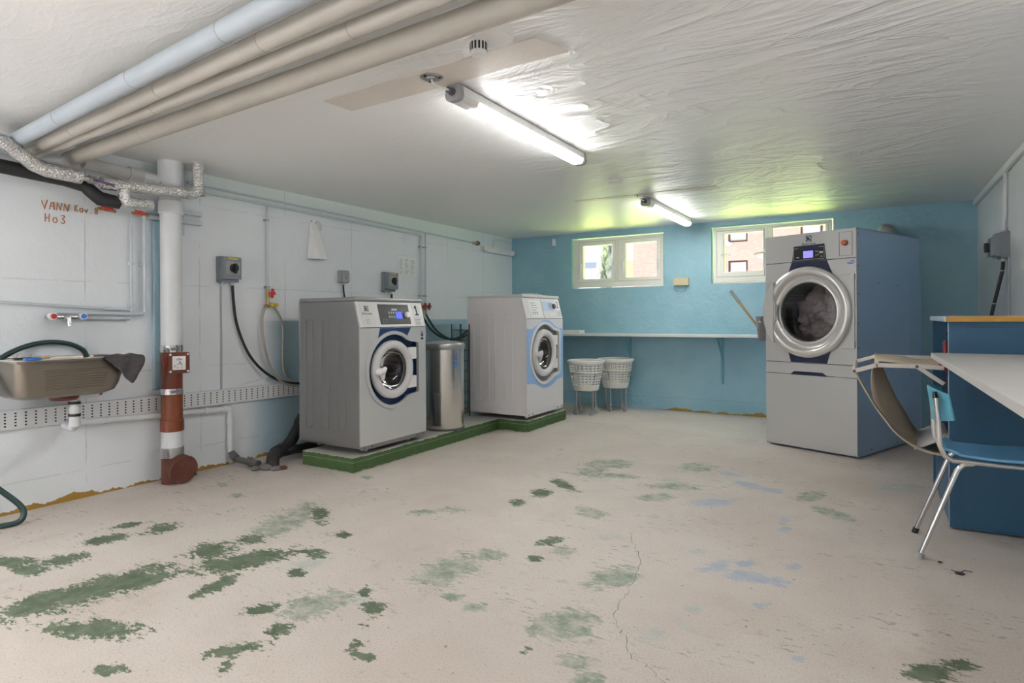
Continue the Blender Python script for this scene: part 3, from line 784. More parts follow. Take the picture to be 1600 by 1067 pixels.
# ---------------------------------------------------------------- outdoors, seen through the panes
m = MB()
m.plate(rect(-14, 10, YB + 0.20, 10.6), [], 1.30, 1.42); o = struct('lawn', m, 'lawn', smooth=False)
m = MB(); m.plate(rect(-40, 30, 10.6, 45), [], 1.30, 1.415); struct('added_dark_ground', m, 'added_dark_ground', smooth=False)  # unseen dark ground, added to cut the lawn's bounce onto the facades
m = MB(); m.tube([(-4.93, 12, 1.4), (-4.9, 12, 2.6), (-4.85, 12.1, 4.2), (-4.7, 12.2, 7)], [.19, .15, .135, .12], 14)
tr = mk('tree_trunk', m, 'bark'); tag(tr, 'rough grey tree trunk outdoors seen through the left pane of the left window', 'tree')
m = MB(); m.bb(-16, -7.32, 21, 25, 1.4, 8)
b = thing('house', (-11, 21, 1.42), 'white vertically boarded house outdoors behind the tree trunk', 'building')
mk('wall', m, 'siding', b, smooth=False, world=True)
m = MB(); m.bb(-9.45, -8.85, 20.95, 21.02, 3.0, 3.22); mk('window', m, 'windark', b, smooth=False, world=True)
m = MB(); m.bb(-8.1, -7.35, 20.9, 21.02, 2.55, 3.2); mk('door', m, 'stick', b, smooth=False, world=True)
b = thing('brick_building', (-2, 20, 1.42), 'pale red brick building outdoors filling the right window', 'building')
m = MB(); m.plate(rect(-7.12, 9, 1.42, 10), [rect(-3.98, -3.4, 3.5, 4.1), rect(-3.98, -3.4, 2.35, 2.92), rect(-1.9, -1.3, 3.5, 4.1)], -3, 0, BACK(20, 0, 0))
mk('wall', m, 'brick', b, smooth=False, world=True)
for (x0, z0, z1) in ((-3.98, 3.5, 4.1), (-3.98, 2.35, 2.92), (-1.9, 3.5, 4.1)):
    m = MB(); m.plate(rect(x0, x0 + .58, z0, z1), [rect(x0 + .05, x0 + .53, z0 + .05, z1 - .05)], -0.12, -0.04, BACK(20, 0, 0))
    f = mk('window', m, 'rustpipe', b, smooth=False, world=True)
    m = MB(); m.plate(rect(x0 + .05, x0 + .53, z0 + .05, z1 - .05), [], -0.1, -0.08, BACK(20, 0, 0)); mk('pane', m, 'skyglass', f, smooth=False, world=True)

# ================================================================ ceiling: tubes, detectors, pipes
def tube_light(x, y0, y1, label, group='ceiling tube lights', glow='tubelight'):
    t = thing('tube_light', (x, (y0 + y1) / 2, ZC), label, 'light', group=group)
    B = lambda yy: frameM((x, yy, 0), (1, 0, 0), (0, 0, 1))
    zb, zt = 2.213, 2.285
    prof = [(-.038, zt), (-.044, zb + .028), (-.036, zb + .006), (-.02, zb), (.02, zb), (.036, zb + .006), (.044, zb + .028), (.038, zt)]
    low = [(-.0455, zb + .028), (-.037, zb + .003), (-.018, zb - .004), (.018, zb - .004), (.037, zb + .003), (.0455, zb + .028)]
    m = MB(); m.plate(prof, [], -(y1 - 0.035), -(y0 + 0.035), frameM((x, 0, 0), (1, 0, 0), (0, 0, 1)))
    mk('housing', m, 'white_plastic', t, smooth=False, world=True)
    m = MB(); m.plate(low, [], -(y1 - 0.06), -(y0 + 0.17), frameM((x, 0, 0), (1, 0, 0), (0, 0, 1)))
    mk('diffuser', m, glow, t, smooth=False, world=True)
    for a, b in ((y0, y0 + 0.036), (y1 - 0.036, y1)):
        m = MB(); m.plate([(px * 1.06, pz - (.003 if pz < 2.25 else -.002)) for px, pz in prof], [], -b, -a, frameM((x, 0, 0), (1, 0, 0), (0, 0, 1)))
        e = mk('end_cap', m, 'midgrey', t, smooth=False, world=True, bevel=0.004)
    m = MB(); m.cyl((x, y0 - 0.03, 2.252), (x, y0 + .002, 2.252), .016, .02, 14); mk('cable_gland', m, 'darkgrey', t, world=True)
    for yy in (y0 + 0.3, y1 - 0.3):
        m = MB(); m.bb(x - .02, x + .02, yy - .02, yy + .02, 2.28, ZC); mk('clip', m, 'galv', t, smooth=False, world=True)
    return t
tube_light(-1.735, 2.35, 3.83, 'lit white tube light with grey end caps, nearest the pipes')
tube_light(-1.85, 5.53, 7.08, 'lit white tube light near the blue wall')
def added_hung_tube(x, y0, y1, z, label):  # unseen tube added behind the camera to brighten the ceiling
    t = thing('added_hanging_tube', (x, (y0 + y1) / 2, ZC), label, 'light', group='added fill tubes hung on chains')
    m = MB(); m.tube([(x, y0 + .04, z), (x, y1 - .04, z)], .026, 20); mk('tube', m, 'fill_tube', t, world=True)
    for y in (y0, y1):
        m = MB(); m.bb(x - .03, x + .03, y - .035, y + .035, z - .03, z + .05); mk('lamp_holder', m, 'white_plastic', t, world=True, smooth=False, bevel=.006)
        m = MB(); m.cyl((x, y, z + .05), (x, y, ZC), .004, None, 8); mk('chain', m, 'galv', t, world=True)
added_hung_tube(-3.0, -1.5, -0.2, 1.45, 'added lit bare tube on chains behind the viewpoint, brightening the ceiling')
tube_light(0.47, 1.15, 2.45, 'added lit tube light out of view over the work table, brightening the right wall', glow='added_tube_glow')  # unseen tube added to brighten the right wall and dryer side

def rosette(x, y, label, cable_to, mat='galv'):
    t = thing('ceiling_rosette', (x, y, ZC), label, 'ceiling box', group='ceiling junction rosettes')
    m = MB(); m.lathe([(0, -.014), (.022, -.015), (.024, -.009), (.05, -.008), (.056, -.003), (.056, 0), (0, 0)], Matrix.Translation((0, 0, 0)), 28); mk('disc', m, mat, t)
    for a in (20, 140, 260):
        m = MB(); m.cyl((.04 * math.cos(rad(a)), .04 * math.sin(rad(a)), -.0135), (.04 * math.cos(rad(a)), .04 * math.sin(rad(a)), -.006), .006, None, 10); mk('screw', m, 'black', t)
    m = MB(); m.tube([(0, 0, -.012), (0.0, .02, -.03)] + [tuple(Vector(cable_to) - Vector((x, y, ZC)))], .0045, 8, smooth=5); mk('cable', m, 'white_plastic', t)
rosette(-1.77, 2.235, 'round grey ceiling rosette feeding the nearer tube light', (-1.735, 2.325, 2.252))
rosette(-1.87, 5.44, 'small pale ceiling rosette feeding the farther tube light', (-1.85, 5.505, 2.252), 'white_plastic')

t = thing('smoke_detector', (-1.33, 2.04, ZC), 'white round smoke detector with dark slots beside the ceiling pipes', 'smoke detector')
m = MB(); m.lathe([(0, -.02), (.075, -.02), (.08, -.012), (.08, 0), (0, 0)], Matrix.Translation((.03, .0, 0)), 36); mk('base', m, 'white_plastic', t)
m = MB(); m.lathe([(0, -.075), (.03, -.075), (.034, -.066), (.034, -.018), (0, -.018)], Matrix.Translation((-.03, -.02, 0)), 30); mk('sensor_head', m, 'white_plastic', t)
for i in range(14):
    a = 2 * math.pi * i / 14
    m = MB(); m.box((-.03 + .0335 * math.cos(a), -.02 + .0335 * math.sin(a), -.044), (.003, .0075, .032), Matrix.Rotation(a, 3, 'Z')); mk('slot', m, 'black', t, smooth=False)
m = MB(); m.lathe([(0, -.03), (.045, -.028), (.052, -.018), (.052, 0), (0, 0)], Matrix.Translation((-1.826, 4.72, ZC)), 30, 1.15, .85)
tag(mk('heat_detector', m, 'white_plastic'), 'small flat off-white detector on the ceiling between the two tube lights', 'detector')

def long_pipe(label, mat, r, x0, y0, slope, x1, joints, z=2.2):
    t = thing('ceiling_pipe', (x0, y0, z), label, 'pipe', group='pipes under the ceiling')
    P = lambda x: Vector((x, y0 + (x - x0) * slope, z))
    m = MB(); m.tube([P(x0), P(x1)], r, 28); mk('pipe_run', m, mat, t, world=True)
    for x in joints:
        m = MB(); m.tube([P(x - .004), P(x + .004)], r + .0008, 28); mk('joint', m, 'galv' if mat == 'pipe_blue' else 'pipe_tan', t, world=True)
    for x in (0.45,):
        m = MB(); p = P(x); m.bb(p.x - .012, p.x + .012, p.y - .006, p.y + .006, z + r - .004, ZC); mk('hanger', m, 'galv', t, smooth=False, world=True)
    return t
long_pipe('thick blue-grey ceiling pipe, outermost of the four', 'pipe_blue', .0395, -4.46, 1.536, -.0806, .86, (-3.55, -2.72, -2.0, -1.3))
long_pipe('beige ceiling pipe next to the blue-grey one, ending at the foil elbow', 'pipe_beige', .036, -4.44, 1.653, -.0765, .86, (-3.72, -2.75, -1.95))
long_pipe('slim beige ceiling pipe, third from the blue-grey one', 'pipe_beige', .031, -4.44, 1.709, -.0496, .86, (-3.0, -1.6))
long_pipe('tan ceiling pipe, nearest the tube light', 'pipe_tan', .047, -4.43, 1.8745, -.045, .86, (-3.45,), 2.2)

# foil-wrapped heating pipe along the left wall
FX = -4.2
t = thing('foil_wrapped_pipe', (FX, 2.1, 2.06), 'silver foil wrapped pipe with a tee, hugging the top of the left wall', 'pipe')
m = MB(); m.tube([(-4.13, 1.30, 2.19), (-4.15, 1.45, 2.155), (FX, 1.60, 2.075), (FX, 1.66, 2.058), (FX, 1.84, 2.05)], .043, 18); mk('elbow_section', m, 'foil', t, world=True)
m = MB(); m.tube([(FX, 1.955, 2.035), (FX, 2.05, 2.04), (FX, 2.52, 2.065), (FX, 2.565, 2.075), (FX, 2.59, 2.10), (FX, 2.595, 2.15), (FX, 2.595, ZC)], .040, 18); mk('long_section', m, 'foil', t, world=True)
m = MB(); m.tube([(FX, 2.09, 2.04), (FX, 2.09, 1.965), (FX, 2.11, 1.94), (FX, 2.15, 1.935), (FX, 2.265, 1.945)], .036, 18); mk('tee_section', m, 'foil', t, world=True)
v = MB(); v.cyl((FX, 1.83, 2.05), (FX, 1.97, 2.037), .017, None, 14); v.cyl((FX, 1.88, 2.046), (FX, 1.92, 2.042), .026, None, 8); vo_ = mk('shutoff_valve', v, 'galv', t, world=True)
v = MB(); v.box((FX + .045, 1.96, 2.03), (.014, .10, .014), Matrix.Rotation(rad(-8), 3, 'X')); v.cyl((FX, 1.9, 2.045), (FX + .05, 1.91, 2.035), .008); mk('lever', v, 'purple', vo_, world=True)

m = MB(); m.tube([(-4.36, 1.15, 2.075), (-4.33, 1.5, 2.06), (-4.31, 1.80, 2.04), (-4.29, 1.90, 2.02), (-4.27, 1.935, 1.98), (-4.26, 1.975, 1.945), (-4.25, 2.085, 1.935)], .042, 16)  # elbow is foam insulation; the straight run stands in for a shadowed gap
tag(mk('insulated_pipe_and_gap_shade', m, 'rubber'), 'black foam insulated pipe bending down behind the foil wrapped pipe, its straight run standing in for a shadowed gap', 'pipe')

t = thing('drain_pipe', (-4.36, 1.75, 2.18), 'off-white plastic waste pipe running into the tall soil pipe under the ceiling', 'pipe')
m = MB(); m.tube([(-4.375, 1.93, 2.185), (-4.37, 2.22, 2.165)], .040, 24); mk('pipe_run', m, 'pvcgrey', t, world=True)
m = MB(); m.tube([(-4.37, 2.20, 2.166), (-4.37, 2.29, 2.161)], .050, 24); mk('coupling', m, 'pvcgrey', t, world=True)
m = MB(); m.tube([(-4.37, 2.28, 2.161), (-4.365, 2.37, 2.155), (-4.345, 2.40, 2.13)], .041, 20); mk('elbow', m, 'pvcwhite', t, world=True)
t = thing('pipe_stub', (-4.30, 2.66, 2.2), 'short grey pipe stub ending below the ceiling beside the foil wrapped pipe', 'pipe')
m = MB(); m.cyl((-4.30, 2.66, 2.13), (-4.30, 2.66, ZC), .036, None, 24); mk('pipe_run', m, 'pvcgrey', t, world=True)
m = MB(); m.cyl((-4.30, 2.66, 2.085), (-4.30, 2.66, 2.14), .044, None, 24); mk('socket', m, 'midgrey', t, world=True)

# ---------------------------------------------------------------- tall soil pipe
SX, SY = -4.33, 2.47
t = thing('soil_pipe', (SX, SY, 0), 'tall white soil pipe with a red-brown lower half standing on the floor', 'pipe')
def seg_(name, z0, z1, r, mat, **kw):
    m = MB(); m.cyl((SX, SY, z0), (SX, SY, z1), r, None, 32); return mk(name, m, mat, t, world=True, **kw)
seg_('upper_pipe', 0.97, 2.2, .070, 'pvcwhite')
seg_('top_socket', 2.10, ZC, .084, 'pvcwhite')
m = MB(); m.cyl((SX, SY, 1.92), (SX, SY, 2.02), .081, None, 32); mk('collar', m, 'pvcwhite', t, world=True, bevel=.01)
seg_('inspection_pipe', 0.66, 0.985, .069, 'redpipe')
seg_('red_pipe', 0.45, 0.66, .070, 'orangepipe')
seg_('red_collar', 0.37, 0.455, .077, 'orangepipe', bevel=.004)
seg_('white_sleeve', 0.24, 0.37, .071, 'pvcwhite')
seg_('iron_foot', 0.0, 0.25, .071, 'rustpipe')
for z0, z1, r, nm in ((.935, .985, .0735, 0), (.635, .675, .0735, 0), (.185, .255, .0755, 1)):
    m = MB(); m.cyl((SX, SY, z0), (SX, SY, z1), r, None, 32)
    if nm:
        m.bb(SX + .02, SX + .065, SY - .105, SY - .07, z0 + .01, z1 - .01)
    else:
        for k in (0.25, 0.5, 0.75): m.cyl((SX, SY, z0 + (z1 - z0) * k - .003), (SX, SY, z0 + (z1 - z0) * k + .003), r + .002, None, 32)
        m.box((SX + .074, SY - .02, (z0 + z1) / 2), (.016, .06, .018))
    mk('hose_clamp', m, 'chrome' if not nm else 'galv', t, world=True)
HM = frameM((SX + .05, SY + .015, .86), (.35, .94, 0), (0, 0, 1))
m = MB(); m.plate(rrect(-.068, .068, -.075, .075, .012), [], 0, .045, HM); h = mk('inspection_cover', m, 'redpipe', t, world=True, bevel=.005)
m = MB(); m.plate(rect(-.042, .042, -.05, .048), [], .045, .0462, HM); pl = mk('label', m, 'white_card', h, world=True, smooth=False)
m = MB()
for q in (((-.012, .03), (.012, .03)), ((-.02, .022), (.02, .022)), ((.0, .012), (.01, 0)), ((.01, 0), (-.012, -.012)), ((.01, 0), (.018, -.02)), ((-.025, -.015), (-.03, -.03)), ((-.014, -.034), (-.006, -.034)), ((.012, -.036), (.022, -.036))):
    m.tube([HM @ Vector((q[0][0], q[0][1], .0463)), HM @ Vector((q[1][0], q[1][1], .0463))], .0022, 6)
mk('printed_symbols', m, 'ink', h, world=True)
for sx in (-1, 1):
    for sy in (-1, 1):
        m = MB(); m.cyl(HM @ Vector((sx * .055, sy * .06, .044)), HM @ Vector((sx * .055, sy * .06, .054)), .0085, None, 12); mk('bolt', m, 'chrome', h, world=True)
d = Vector((.80, -.05, -.12)).normalized()
c0 = Vector((SX + .03, SY + .02, .115))
m = MB(); m.cyl(c0, c0 + d * .085, .092, .098, 30); m.cyl(c0 + d * .083, c0 + d * .10, .100, .094, 30); co = mk('cleanout_cap', m, 'rustpipe', t, world=True)
m = MB()
for a in (60, 150, 240, 330):
    u = d.cross(Vector((0, 0, 1))).normalized(); w_ = d.cross(u)
    q = c0 + d * .095 + (u * math.cos(rad(a)) + w_ * math.sin(rad(a))) * .085
    m.cyl(q, q + d * .018, .011, None, 6)
mk('cap_bolts', m, 'rustpipe', co, world=True)

m = MB(); m.bb(XL + .001, XL + .036, 2.405, 2.475, .66, 1.88); tag(mk('pipe_batten', m, 'battenblue', bevel=.004, smooth=False), 'pale blue painted board on the wall beside the tall soil pipe', 'board')
t = thing('pipe_bracket', (XL, 2.45, 1.94), 'pair of pale blue wall rails behind the top of the soil pipe', 'bracket')
for z in (1.885, 1.955):
    m = MB(); m.bb(XL + .004, XL + .045, 2.05 if z > 1.9 else 2.33, 2.77, z, z + .03); mk('rail', m, 'tube', t, smooth=False, world=True, bevel=.004)
m = MB(); m.bb(XL, XL + .02, 2.60, 2.64, 1.80, 2.03); mk('upright', m, 'tube', t, smooth=False, world=True)

# ---------------------------------------------------------------- hot and cold tubes above the sink
TX = -4.44
def thin(name, pts, label, r=.0095, mat='tube', clips=(), group=None, k=0):
    t = thing(name, pts[0], label, 'pipe', group=group)
    m = MB(); m.tube(pts, r, 10, smooth=k); mk('tube', m, mat, t, world=True)
    for c in clips:
        m = MB(); m.bb(XL + .001, c[0] + .012, c[1] - .014, c[1] + .014, c[2] - .012, c[2] + .012); mk('clip', m, mat, t, world=True, smooth=False)
    return t
t = thin('water_tube', [(TX, 2.255, 1.90), (TX, 2.255, 1.19), (TX, 2.245, 1.178), (TX, 1.93, 1.182)], 'thin wall tube running straight down to the blue tap knob', clips=((TX, 2.255, 1.56), (TX, 2.255, 1.27)))
t = thin('water_tube', [(TX + .012, 2.337, 1.90), (TX + .012, 2.337, 1.222), (TX + .012, 2.325, 1.21), (TX + .012, 1.80, 1.214), (TX + .012, 1.765, 1.205), (TX + .012, 1.75, 1.19)], 'thin wall tube beside the batten, leading to the red tap knob', clips=((TX, 2.337, 1.56),))
t = thin('water_tube', [(TX - .004, 1.1, 1.302), (TX - .004, 2.24, 1.235)], 'thin wall tube running level across the wall above the tap', clips=())
for y, lab in ((2.07, 'left red valve handle under the foil wrapped pipe'), (2.285, 'right red valve handle under the foil wrapped pipe')):
    t = thing('stop_valve', (-4.41, y, 1.905), lab, 'valve', group='red stop valves')
    m = MB(); m.cyl((-4.43, y - .03, 1.911), (-4.43, y + .08, 1.905), .011, None, 12); m.cyl((-4.43, y, 1.91), (-4.39, y, 1.91), .012, None, 10); mk('body', m, 'brass', t, world=True)
    m = MB(); m.box((-4.375, y, 1.912), (.018, .075, .018), Matrix.Rotation(rad(-10), 3, 'X')); m.box((-4.38, y, 1.912), (.02, .03, .03)); mk('handle', m, 'red', t, world=True, bevel=.004)

t = thing('wall_tap', (-4.40, 1.83, 1.19), 'chrome wall mixer tap with red and blue knobs above the sink', 'tap')
m = MB(); m.cyl((-4.40, 1.755, 1.187), (-4.40, 1.925, 1.187), .016, None, 14)
for y in (1.765, 1.915): m.cyl((XL, y, 1.187), (-4.40, y, 1.187), .016, None, 12)
m.cyl((-4.40, 1.835, 1.187), (-4.37, 1.835, 1.185), .018, .014, 12); mk('body', m, 'chrome', t, world=True)
m = MB(); m.tube([(-4.385, 1.835, 1.187), (-4.355, 1.836, 1.175), (-4.35, 1.838, 1.13)], [.011, .011, .013], 12); mk('spout', m, 'chrome', t, world=True)
for y, mt in ((1.758, 'red'), (1.925, 'blueknob')):
    m = MB(); m.cyl((-4.40, y, 1.19), (-4.365, y, 1.192), .021, .023, 12); k = mk('knob_base', m, 'white_plastic', t, world=True)
    m = MB(); m.cyl((-4.366, y, 1.192), (-4.356, y, 1.192), .017, .014, 14); mk('knob_cap', m, mt, k, world=True)

# ---------------------------------------------------------------- sink
t = thing('laundry_sink', (-4.25, 1.75, .72), 'reflection-tinted steel trough sink with a ribbed front hung on the left wall', 'sink')
y0, y1, xb, xf, zr, zb = 1.455, 2.065, XL + .03, -4.06, .925, .715
def rr3(ya, yb, xa, xb_, r, z, k=6): return [Vector((x, y, z)) for y, x in rrect(ya, yb, xa, xb_, r, k)]
m = MB()
rows = [rr3(y0 + .05, y1 - .12, xb + .05, xf - .05, .05, zb), rr3(y0 + .02, y1 - .075, xb + .02, xf - .022, .06, zb + .02), rr3(y0 + .008, y1 - .055, xb + .01, xf - .012, .06, zb + .06), rr3(y0, y1 - .02, xb, xf, .05, zr - .02), rr3(y0, y1, xb, xf, .05, zr),
        rr3(y0 - .03, y1 + .03, XL + .001, xf + .03, .06, zr + .003), rr3(y0 - .03, y1 + .03, XL + .001, xf + .03, .06, zr + .014), rr3(y0 + .004, y1 - .006, xb + .004, xf - .006, .05, zr + .012), rr3(y0 + .01, y1 - .03, xb + .01, xf - .012, .05, zr - .02), rr3(y0 + .03, y1 - .085, xb + .03, xf - .03, .06, zb + .03), rr3(y0 + .06, y1 - .13, xb + .06, xf - .06, .05, zb + .012)]
R = [[m.b.verts.new(p) for p in row] for row in rows]
for a, b in zip(R, R[1:]):
    n = len(a)
    for i in range(n): m.b.faces.new((a[i], a[(i + 1) % n], b[(i + 1) % n], b[i]))
m.b.faces.new(R[0]); m.b.faces.new(R[-1])
mk('basin', m, 'sink', t, world=True)
m = MB()
for i in range(8):
    z = .765 + i * .0155
    a = .03 * (i / 7)
    m.tube([(xf - .016 + i * .0016, 1.60 - a * .3, z), (xf - .012 + i * .0016, 1.75, z), (xf - .014 + i * .0016, 1.90 + a, z)], .0055, 8, flat=.6)
mk('washboard_ribs', m, 'sink', t, world=True)
m = MB(); m.plate([(y, x) for y, x in rrect(y0 - .012, y1 + .012, XL + .004, xf + .014, .05)], [[(y, x) for y, x in rrect(y0 + .006, y1 - .008, xb + .006, xf - .008, .05)]], zr + .0135, zr + .0175, Matrix(((0, 1, 0, 0), (1, 0, 0, 0), (0, 0, 1, 0), (0, 0, 0, 1))))
mk('rim', m, 'pale_card', t, world=True, smooth=False)
m = MB(); m.lathe([(.0, 0), (.065, 0), (.075, .012), (.075, .035), (0, .035)], Matrix.Translation((-4.24, 1.76, .682)), 28); mk('waste_ring', m, 'redpipe', t, world=True)
m = MB(); m.cyl((-4.24, 1.815, .56), (-4.24, 1.815, .70), .026, None, 18); m.cyl((-4.24, 1.815, .595), (-4.24, 1.815, .635), .031, None, 18); mk('trap_tube', m, 'pvcwhite', t, world=True)
m = MB()
for z in (.575, .65): m.cyl((-4.24, 1.815, z), (-4.24, 1.815, z + .016), .033, None, 18)
mk('trap_ring', m, 'black', t, world=True)
m = MB(); m.cyl((-4.30, 1.80, .70), (-4.30, 1.97, .70), .028, None, 18); ov = mk('overflow_tube', m, 'pvcwhite', t, world=True)
m = MB(); m.cyl((-4.30, 1.97, .70), (-4.30, 1.995, .70), .018, None, 14); mk('overflow_cap', m, 'red', ov, world=True)

t = thing('sink_drain_pipe', (-4.42, 1.82, .5), 'white waste pipe from the sink along the wall and down to the floor', 'pipe')
m = MB(); m.tube([(-4.24, 1.815, .575), (-4.24, 1.815, .525), (-4.27, 1.82, .508), (-4.38, 1.83, .508), (-4.41, 1.87, .507)], .028, 16); mk('elbow', m, 'pvcwhite', t, world=True)
m = MB(); m.tube([(-4.43, 1.86, .507), (-4.435, 2.96, .452), (-4.435, 2.985, .443), (-4.435, 2.995, .42), (-4.435, 2.995, .10)], .021, 16); mk('pipe_run', m, 'pvcwhite', t, world=True)
for p, q in (((-4.43, 1.90, .505), (-4.43, 1.95, .5025)), ((-4.435, 2.995, .33), (-4.435, 2.995, .38)), ((-4.435, 2.995, .15), (-4.435, 2.995, .19)), ((-4.435, 2.93, .4535), (-4.435, 2.965, .452)), ((-4.432, 2.08, .496), (-4.432, 2.10, .495)), ((-4.434, 2.78, .461), (-4.434, 2.80, .460))):
    m = MB(); m.cyl(p, q, .0265, None, 16); mk('coupling', m, 'pvcwhite', t, world=True)

t = thing('floor_drain_pipe', (-4.1, 3.2, 0), 'black waste pipes joining at a hole in the floor beside the green plinth', 'pipe')
m = MB(); m.tube([(-4.42, 2.995, .11), (-4.40, 3.0, .07), (-4.36, 3.0, .055), (-4.12, 3.02, .035)], .024, 14); m.cyl((-4.405, 2.997, .085), (-4.365, 3.0, .06), .031, None, 14); m.cyl((-4.20, 3.01, .043), (-4.12, 3.02, .034), .034, None, 14); mk('thin_branch', m, 'darkgrey', t, world=True)
m = MB(); m.tube([(-4.03, 3.09, .0), (-4.04, 3.09, .05), (-4.07, 3.12, .085), (-4.13, 3.21, .095), (-4.2, 3.34, .105), (-4.22, 3.42, .15), (-4.22, 3.52, .29), (-4.22, 3.62, .40)], .046, 18); mk('thick_branch', m, 'rubber', t, world=True)
m = MB(); m.cyl((-4.11, 3.175, .094), (-4.165, 3.275, .10), .054, None, 18); mk('socket', m, 'rubber', t, world=True)
m = MB(); m.cyl((-4.22, 3.50, .26), (-4.22, 3.545, .325), .056, None, 18); mk('socket', m, 'rubber', t, world=True)
m = MB(); m.tube([(-4.165, 3.29, .075), (-4.13, 3.45, .085), (-4.1, 3.7, .10)], .036, 14); mk('side_branch', m, 'black', t, world=True)
m = MB(); m.ball((-4.06, 3.05, .015), .05, 12, (1.3, 1, .7)); m.ball((-3.98, 3.08, .008), .04, 12, (1, 1.2, .6)); m.ball((-4.11, 2.99, .01), .035, 12, (1, 1, .6)); mk('cement_collar', m, 'cement', t, world=True)
m = MB(); m.ball((-3.95, 3.115, .01), .03, 10, (1, 1.3, .6)); mk('rusty_edge', m, 'rustpipe', t, world=True)

# dark cloth over the right-hand rim of the sink
def cloth():
    m = MB()
    rows = []
    random.seed(3)
    for i in range(13):
        u = i / 12
        row = []
        for j in range(13):
            v = j / 12
            y = 1.885 + .225 * u + .012 * math.sin(v * 7 + u * 4)
            if v < .35:
                x = -4.16 + .145 * (v / .35); z = .946 + .004 * math.sin(u * 14 + j)
            else:
                w = (v - .35) / .65
                drop = .20 - .17 * (1 - u) ** 1.3 - .05 * max(0, u - .8) * 5
                x = -4.013 + .012 * math.sin(u * 15 + w * 3) * w + .005
                z = .944 - drop * w
                y -= .05 * w * (u - .35) + .0
            row.append((x, y, z))
        rows.append(row)
    m.loft(rows)
    return m
tag(mk('floor_cloth', cloth(), 'cloth', solid=.006, sub=1), 'dark grey rag draped over the right corner of the sink', 'cloth')
m = MB(); m.bb(-4.06, -4.035, 1.485, 1.565, .944, .958); t = thing('scrubbing_brush', (-4.05, 1.53, .944), 'blue handled brush lying on the sink rim', 'brush')
mk('bristles', m, 'blueknob', t, world=True, bevel=.003)
m = MB(); m.tube([(-4.047, 1.56, .951), (-4.047, 1.59, .958), (-4.05, 1.61, .957)], .008, 8); mk('handle', m, 'stick', t, world=True)
m = MB(); m.plate(rrect(-.035, .035, -.022, .022, .015), [], 0, .02, Matrix.Translation((-4.42, 1.625, .944)) @ Matrix.Rotation(rad(90), 4, 'Z')); tag(mk('soap_bar', m, 'pale_card', bevel=.006), 'pale bar of soap at the back of the sink rim', 'soap')

m = MB(); m.tube([(-4.43, 1.97, .925), (-4.435, 1.945, .975), (-4.435, 1.86, 1.018), (-4.435, 1.74, 1.03), (-4.42, 1.62, 1.005), (-4.40, 1.51, .95), (-4.38, 1.455, .89), (-4.33, 1.425, .80), (-4.28, 1.42, .68), (-4.26, 1.40, .58), (-4.26, 1.33, .50), (-4.28, 1.25, .43), (-4.30, 1.25, .38), (-4.28, 1.36, .30), (-4.24, 1.46, .19), (-4.2, 1.52, .11), (-4.18, 1.53, .06), (-4.18, 1.50, .022), (-4.22, 1.40, .016), (-4.28, 1.25, .015), (-4.33, 1.10, .015)], .0155, 12, smooth=6)
tag(mk('garden_hose', m, 'hose'), 'dark green hose looping from the sink down to the floor', 'hose')

# perforated cable tray
m = MB()
prof = [(XL + .002, .515), (XL + .032, .515), (XL + .032, .63), (XL + .002, .63)]
rows = []
for y in (0.9, 4.6):
    dz = -(y - 1.5) * .0136
    rows.append([(x, y, z + dz) for x, z in prof + prof[:1]])
m.loft(rows); tag(mk('cable_tray', m, 'tray', smooth=False), 'long white perforated cable tray along the left wall', 'cable tray')

# ---------------------------------------------------------------- switches on the left wall
def switch_box(y0, z0, w, h, d, label):
    t = thing('isolator_switch', (XL, y0 + w / 2, z0), label, 'switch', group='grey isolator switches')
    B = WALL(XL, y0, z0)
    m = MB(); m.plate(rrect(0, w, 0, h, .008), [], 0, d * .55, B); mk('back_box', m, 'boxgrey', t, world=True, bevel=.003)
    m = MB(); m.plate(rrect(.006, w - .002, h * .12, h - .006, .008), [], d * .55, d, B); cv = mk('cover', m, 'boxgrey', t, world=True, bevel=.004)
    m = MB(); m.plate(rect(w * .28, w * .78, h * .87, h * .945), [], d, d + .001, B); mk('warning_label', m, 'yellow', cv, world=True, smooth=False)
    m = MB(); m.plate(rrect(w * .14, w * .90, h * .30, h * .80, .008), [], d, d + .004, B); mk('dial_plate', m, 'midgrey', cv, world=True, bevel=.001)
    kx, ky = w * .55, h * .55
    m = MB(); m.lathe([(0, d), (w * .21, d), (w * .2, d + .022), (0, d + .024)], B @ Matrix.Translation((kx, ky, 0)), 28)
    m.plate(rrect(kx - w * .055, kx + w * .055, ky - w * .28, ky + w * .21, .003), [], d + .018, d + .036, B); mk('rotary_knob', m, 'black', cv, world=True)
    for q in (.22, .74):
        m = MB(); m.cyl(B @ Vector((w * q, .004, d * .3)), B @ Vector((w * q, -.024, d * .3)), .0125, .0145, 12); mk('cable_gland', m, 'pale_card', t, world=True)
    return t
switch_box(2.905, 1.462, .165, .205, .09, 'large grey isolator switch with black rotary knob, nearest the soil pipe')
switch_box(4.775, 1.45, .165, .205, .09, 'grey isolator switch above the silver washing machine beside the wall notice')
t = thing('isolator_switch', (XL, 4.225, 1.515), 'smallest grey switch box, between the two rotary switches', 'switch', group='grey isolator switches')
B = WALL(XL, 4.165, 1.515)
m = MB(); m.plate(rrect(0, .105, 0, .12, .01), [], 0, .05, B); mk('back_box', m, 'midgrey', t, world=True, bevel=.004)
m = MB(); m.plate(rrect(.012, .10, .01, .105, .01), [], .05, .062, B); m.plate(rrect(.06, .09, .03, .06, .004), [], .062, .07, B); mk('cover', m, 'midgrey', t, world=True, bevel=.003)
m = MB(); m.cyl(B @ Vector((.05, .004, .02)), B @ Vector((.05, -.02, .02)), .011); mk('cable_gland', m, 'pale_card', t, world=True)

